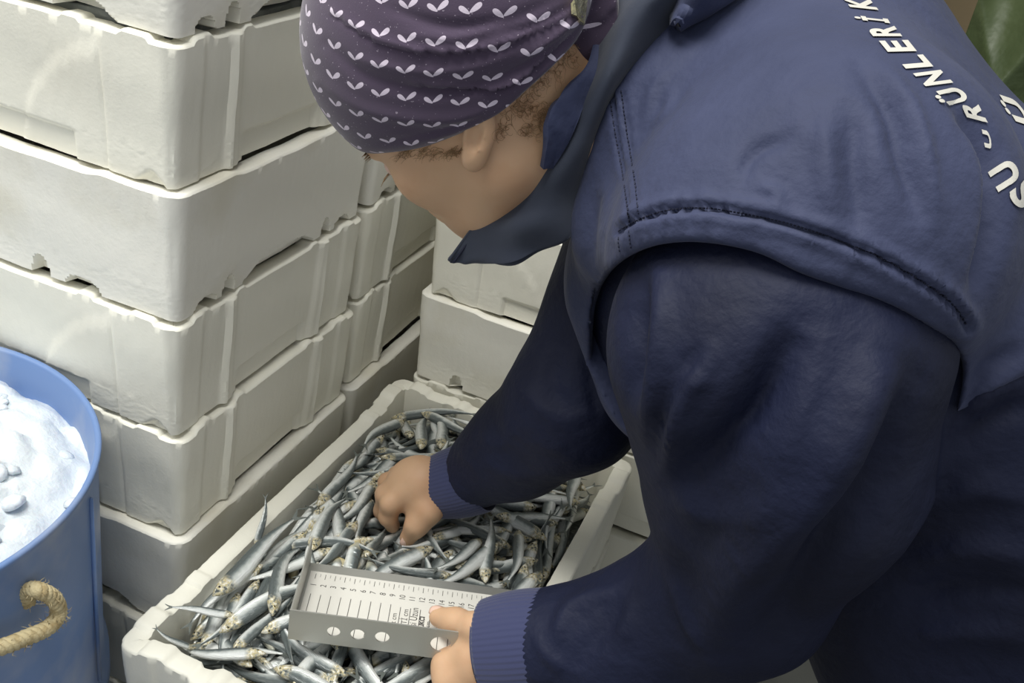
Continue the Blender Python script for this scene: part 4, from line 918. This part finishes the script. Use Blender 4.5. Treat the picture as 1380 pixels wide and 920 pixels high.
def scarf_material():
    m = bpy.data.materials.new('printed_scarf'); m.use_nodes = True; nt = m.node_tree; b = nt.nodes['Principled BSDF']; L = nt.links.new
    uv = nt.nodes.new('ShaderNodeUVMap'); uv.uv_map = 'UVMap'; sp = nt.nodes.new('ShaderNodeSeparateXYZ'); L(uv.outputs[0], sp.inputs[0])
    def M(op, a, b_=None, c=None):
        n = nt.nodes.new('ShaderNodeMath'); n.operation = op
        for i, v in enumerate((a, b_, c)):
            if v is None: continue
            if isinstance(v, (int, float)): n.inputs[i].default_value = v
            else: L(v, n.inputs[i])
        return n.outputs[0]
    PU, PV = .0285, .0165
    v = M('DIVIDE', sp.outputs[1], PV); row = M('FLOOR', v); fv = M('MULTIPLY', M('SUBTRACT', M('SUBTRACT', v, row), .5), PV)
    u = M('ADD', M('DIVIDE', sp.outputs[0], PU), M('MULTIPLY', M('MODULO', M('ABSOLUTE', row), 2), .5)); fu = M('MULTIPLY', M('SUBTRACT', M('SUBTRACT', u, M('FLOOR', u)), .5), PU)
    def leaf(cx, cy, ang, ra, rb):
        x = M('SUBTRACT', fu, cx); y = M('SUBTRACT', fv, cy); ca, sa = math.cos(ang), math.sin(ang)
        xr = M('ADD', M('MULTIPLY', x, ca), M('MULTIPLY', y, sa)); yr = M('SUBTRACT', M('MULTIPLY', y, ca), M('MULTIPLY', x, sa))
        w_ = M('MULTIPLY', M('ADD', M('MULTIPLY', xr, .35/ra), 1), rb)
        q = M('ADD', M('POWER', M('ABSOLUTE', M('DIVIDE', xr, ra)), 2), M('POWER', M('ABSOLUTE', M('DIVIDE', yr, w_)), 2)); return M('LESS_THAN', q, 1)
    mask = M('MAXIMUM', leaf(-.0030, .0021, math.radians(106), .0044, .0015), leaf(.0030, -.0019, math.radians(-6), .0044, .0018))
    tc = nt.nodes.new('ShaderNodeTexCoord'); n = nt.nodes.new('ShaderNodeTexNoise'); n.inputs['Scale'].default_value = 900; L(tc.outputs['Object'], n.inputs['Vector'])
    n2 = nt.nodes.new('ShaderNodeTexNoise'); n2.inputs['Scale'].default_value = 600; n2.inputs['Detail'].default_value = 1; L(tc.outputs['Object'], n2.inputs['Vector'])
    lint = M('MULTIPLY', M('GREATER_THAN', n2.outputs[0], .74), .4)
    x = nt.nodes.new('ShaderNodeMix'); x.data_type = 'RGBA'; L(M('MAXIMUM', mask, lint), x.inputs[0]); x.inputs[6].default_value = rgb(76, 64, 84); x.inputs[7].default_value = rgb(214, 202, 218); L(x.outputs[2], b.inputs['Base Color'])
    b.inputs['Roughness'].default_value = .85; b.inputs['Sheen Weight'].default_value = .3; b.inputs['Specular IOR Level'].default_value = .25
    bp = nt.nodes.new('ShaderNodeBump'); bp.inputs['Strength'].default_value = .3; bp.inputs['Distance'].default_value = .0005; L(n.outputs[0], bp.inputs['Height']); L(bp.outputs[0], b.inputs['Normal'])
    return m
sc_ = mesh_obj('headscarf', P, F, scarf_material(), person); sc_['label'] = 'purple headscarf printed with small white two-leaf sprigs'
# the print wraps round the head: longitude and latitude seen from the near ear
Q = P-HP(-.02, .03, 0); lx, ly, lz = Q@(-hF), Q@hU, Q@hL
rad = .108; uu = rad*np.arctan2(lx, lz+.02); vv = rad*1.05*np.arcsin(np.clip(ly/np.linalg.norm(Q, axis=1), -1, 1))-.06*uu+.55*uu*uu
uvl = sc_.data.uv_layers.new(name='UVMap'); li = np.empty(len(sc_.data.loops), dtype=np.int32); sc_.data.loops.foreach_get('vertex_index', li)
uvl.data.foreach_set('uv', np.c_[uu[li], vv[li]].astype(np.float32).ravel())
# --- hair wisps at the temple and nape, a knot of hair and a clip behind the scarf
htree = BVHTree.FromPolygons([tuple(p) for p in parts_V[0]], parts_F[0].tolist())
mb = MB(); g = np.random.default_rng(21)
def strand(x, y, dx, dy, curl, ln, r=.00022):
    pts = []; ph = g.uniform(0, 6)
    for t in np.linspace(0, 1, 12):
        q = hit(htree, x+dx*t*ln+curl*math.sin(ph+t*7), y+dy*t*ln+curl*math.cos(ph+t*7), .0006+.003*t)
        if q is None: break
        pts.append(q)
    if len(pts) > 4 and max(np.linalg.norm(np.diff(pts, axis=0), axis=1)) < .02: mb.tube(spline(pts, 16), np.linspace(r, r*.4, 16), 4)
for k in range(150):
    x = g.uniform(672, 790); y = g.uniform(-12, 50)+(790-x)*.98+18; strand(x, y, g.uniform(-.6, .3), g.uniform(.2, 1), g.uniform(1, 6), g.uniform(10, 34))
for k in range(60): strand(g.uniform(545, 625), g.uniform(198, 206), -.7, .4, g.uniform(1, 4), g.uniform(10, 26))
for k in range(60): strand(g.uniform(700, 745), g.uniform(140, 185), g.uniform(-.6, .6), g.uniform(-.4, .8), g.uniform(2, 6), g.uniform(8, 22))
mb.build('hair', M_hair, person)['kind'] = 'stuff'
mb = MB()
for k in range(240):
    a = at(g.uniform(770, 815), g.uniform(-50, 30), g.uniform(.845, .885)); b = a+g.normal(0, .012, 3)+CR*.012; c = a+g.normal(0, .010, 3)-CU*.014
    mb.tube(spline([a, b, c], 9), .0005, 4)
mb.build('hair_knot', M_hair, person)['kind'] = 'stuff'
bm = MB(); pts = [(768, 8), (772, 3), (790, 2), (786, 34), (779, 31), (776, 24), (769, 20)]
stree = BVHTree.FromPolygons([tuple(p) for p in P], F.tolist()); cb = [hit(stree, x, y, .001) for x, y in pts]; cb = [c if c is not None else at(x, y, .80) for c, (x, y) in zip(cb, pts)]
V = [c-CF*(.005+.002*math.sin(i*2)) for i, c in enumerate(cb)]+[c-CF*.0005 for c in cb]; n = len(pts)
bm.add(V, [tuple(range(n)), tuple(range(n, 2*n))[::-1]]+[(i, i+n, (i+1) % n+n, (i+1) % n) for i in range(n)]); bm.build('hair_clip', M_gold, person, smooth=False)
# eyelashes and brow, eyes
for l in (.031, -.031):
    c = HP(.0775, -.006, l); bmm = bmesh.new(); bmesh.ops.create_uvsphere(bmm, u_segments=16, v_segments=10, radius=.0115); me = bpy.data.meshes.new('eyeball'); bmm.to_mesh(me); bmm.free(); me.materials.append(M_nail); o = bpy.data.objects.new('eyeball', me); C.objects.link(o); o.location = c; o.parent = person
    mb = MB()
    for k in range(26):
        t = (k/25-.5); p0 = HP(.0885-.02*t*t, -.008, l+t*.026); mb.tube([p0, p0+hF*.006-hU*.001, p0+hF*.011-hU*.004+hL*t*.008], [.0004, .0003, .0001], 4)
    mb.build('eyelashes', M_hair, person)
    mb = MB()
    for k in range(40):
        t = g.uniform(-.5, .5); p0 = HP(.0925-.02*abs(t)**2*4*.5, .014+g.uniform(-.003, .003), l+t*.034); mb.tube([p0, p0+hF*.002+hL*np.sign(l)*.006], [.0004, .0001], 4)
    mb.build('eyebrow', M_hair, person)
#ENDP

# ------------------------------------------------------------------ green tarpaulin hanging behind the worker
nu, nv = 220, 160; g = np.random.default_rng(31); U, V_ = np.meshgrid(np.linspace(0, 1, nu), np.linspace(0, 1, nv), indexing='ij')
Y0 = 1.35+.04*np.sin(U*9+V_*3)+.06*np.abs(np.sin(U*13-V_*9+1))+.05*np.abs(np.sin(U*19+V_*14))+.02*np.sin(U*33+V_*11)+.02*np.abs(np.sin(V_*9-U*6))
X0 = .67+.95*U-.05*V_*(1-U); Z0 = FZ+.02+1.75*V_+.03*np.sin(U*8)
idx = np.arange(nu*nv).reshape(nu, nv); o = mesh_obj('hanging_tarpaulin', np.c_[X0.ravel(), Y0.ravel(), Z0.ravel()], np.c_[idx[:-1, :-1].ravel(), idx[1:, :-1].ravel(), idx[1:, 1:].ravel(), idx[:-1, 1:].ravel()], M_tarp)
md = o.modifiers.new('t', 'SOLIDIFY'); md.thickness = .006
tag(o, 'creased green tarpaulin hanging behind the back of the worker', 'tarpaulin')
#ENDB
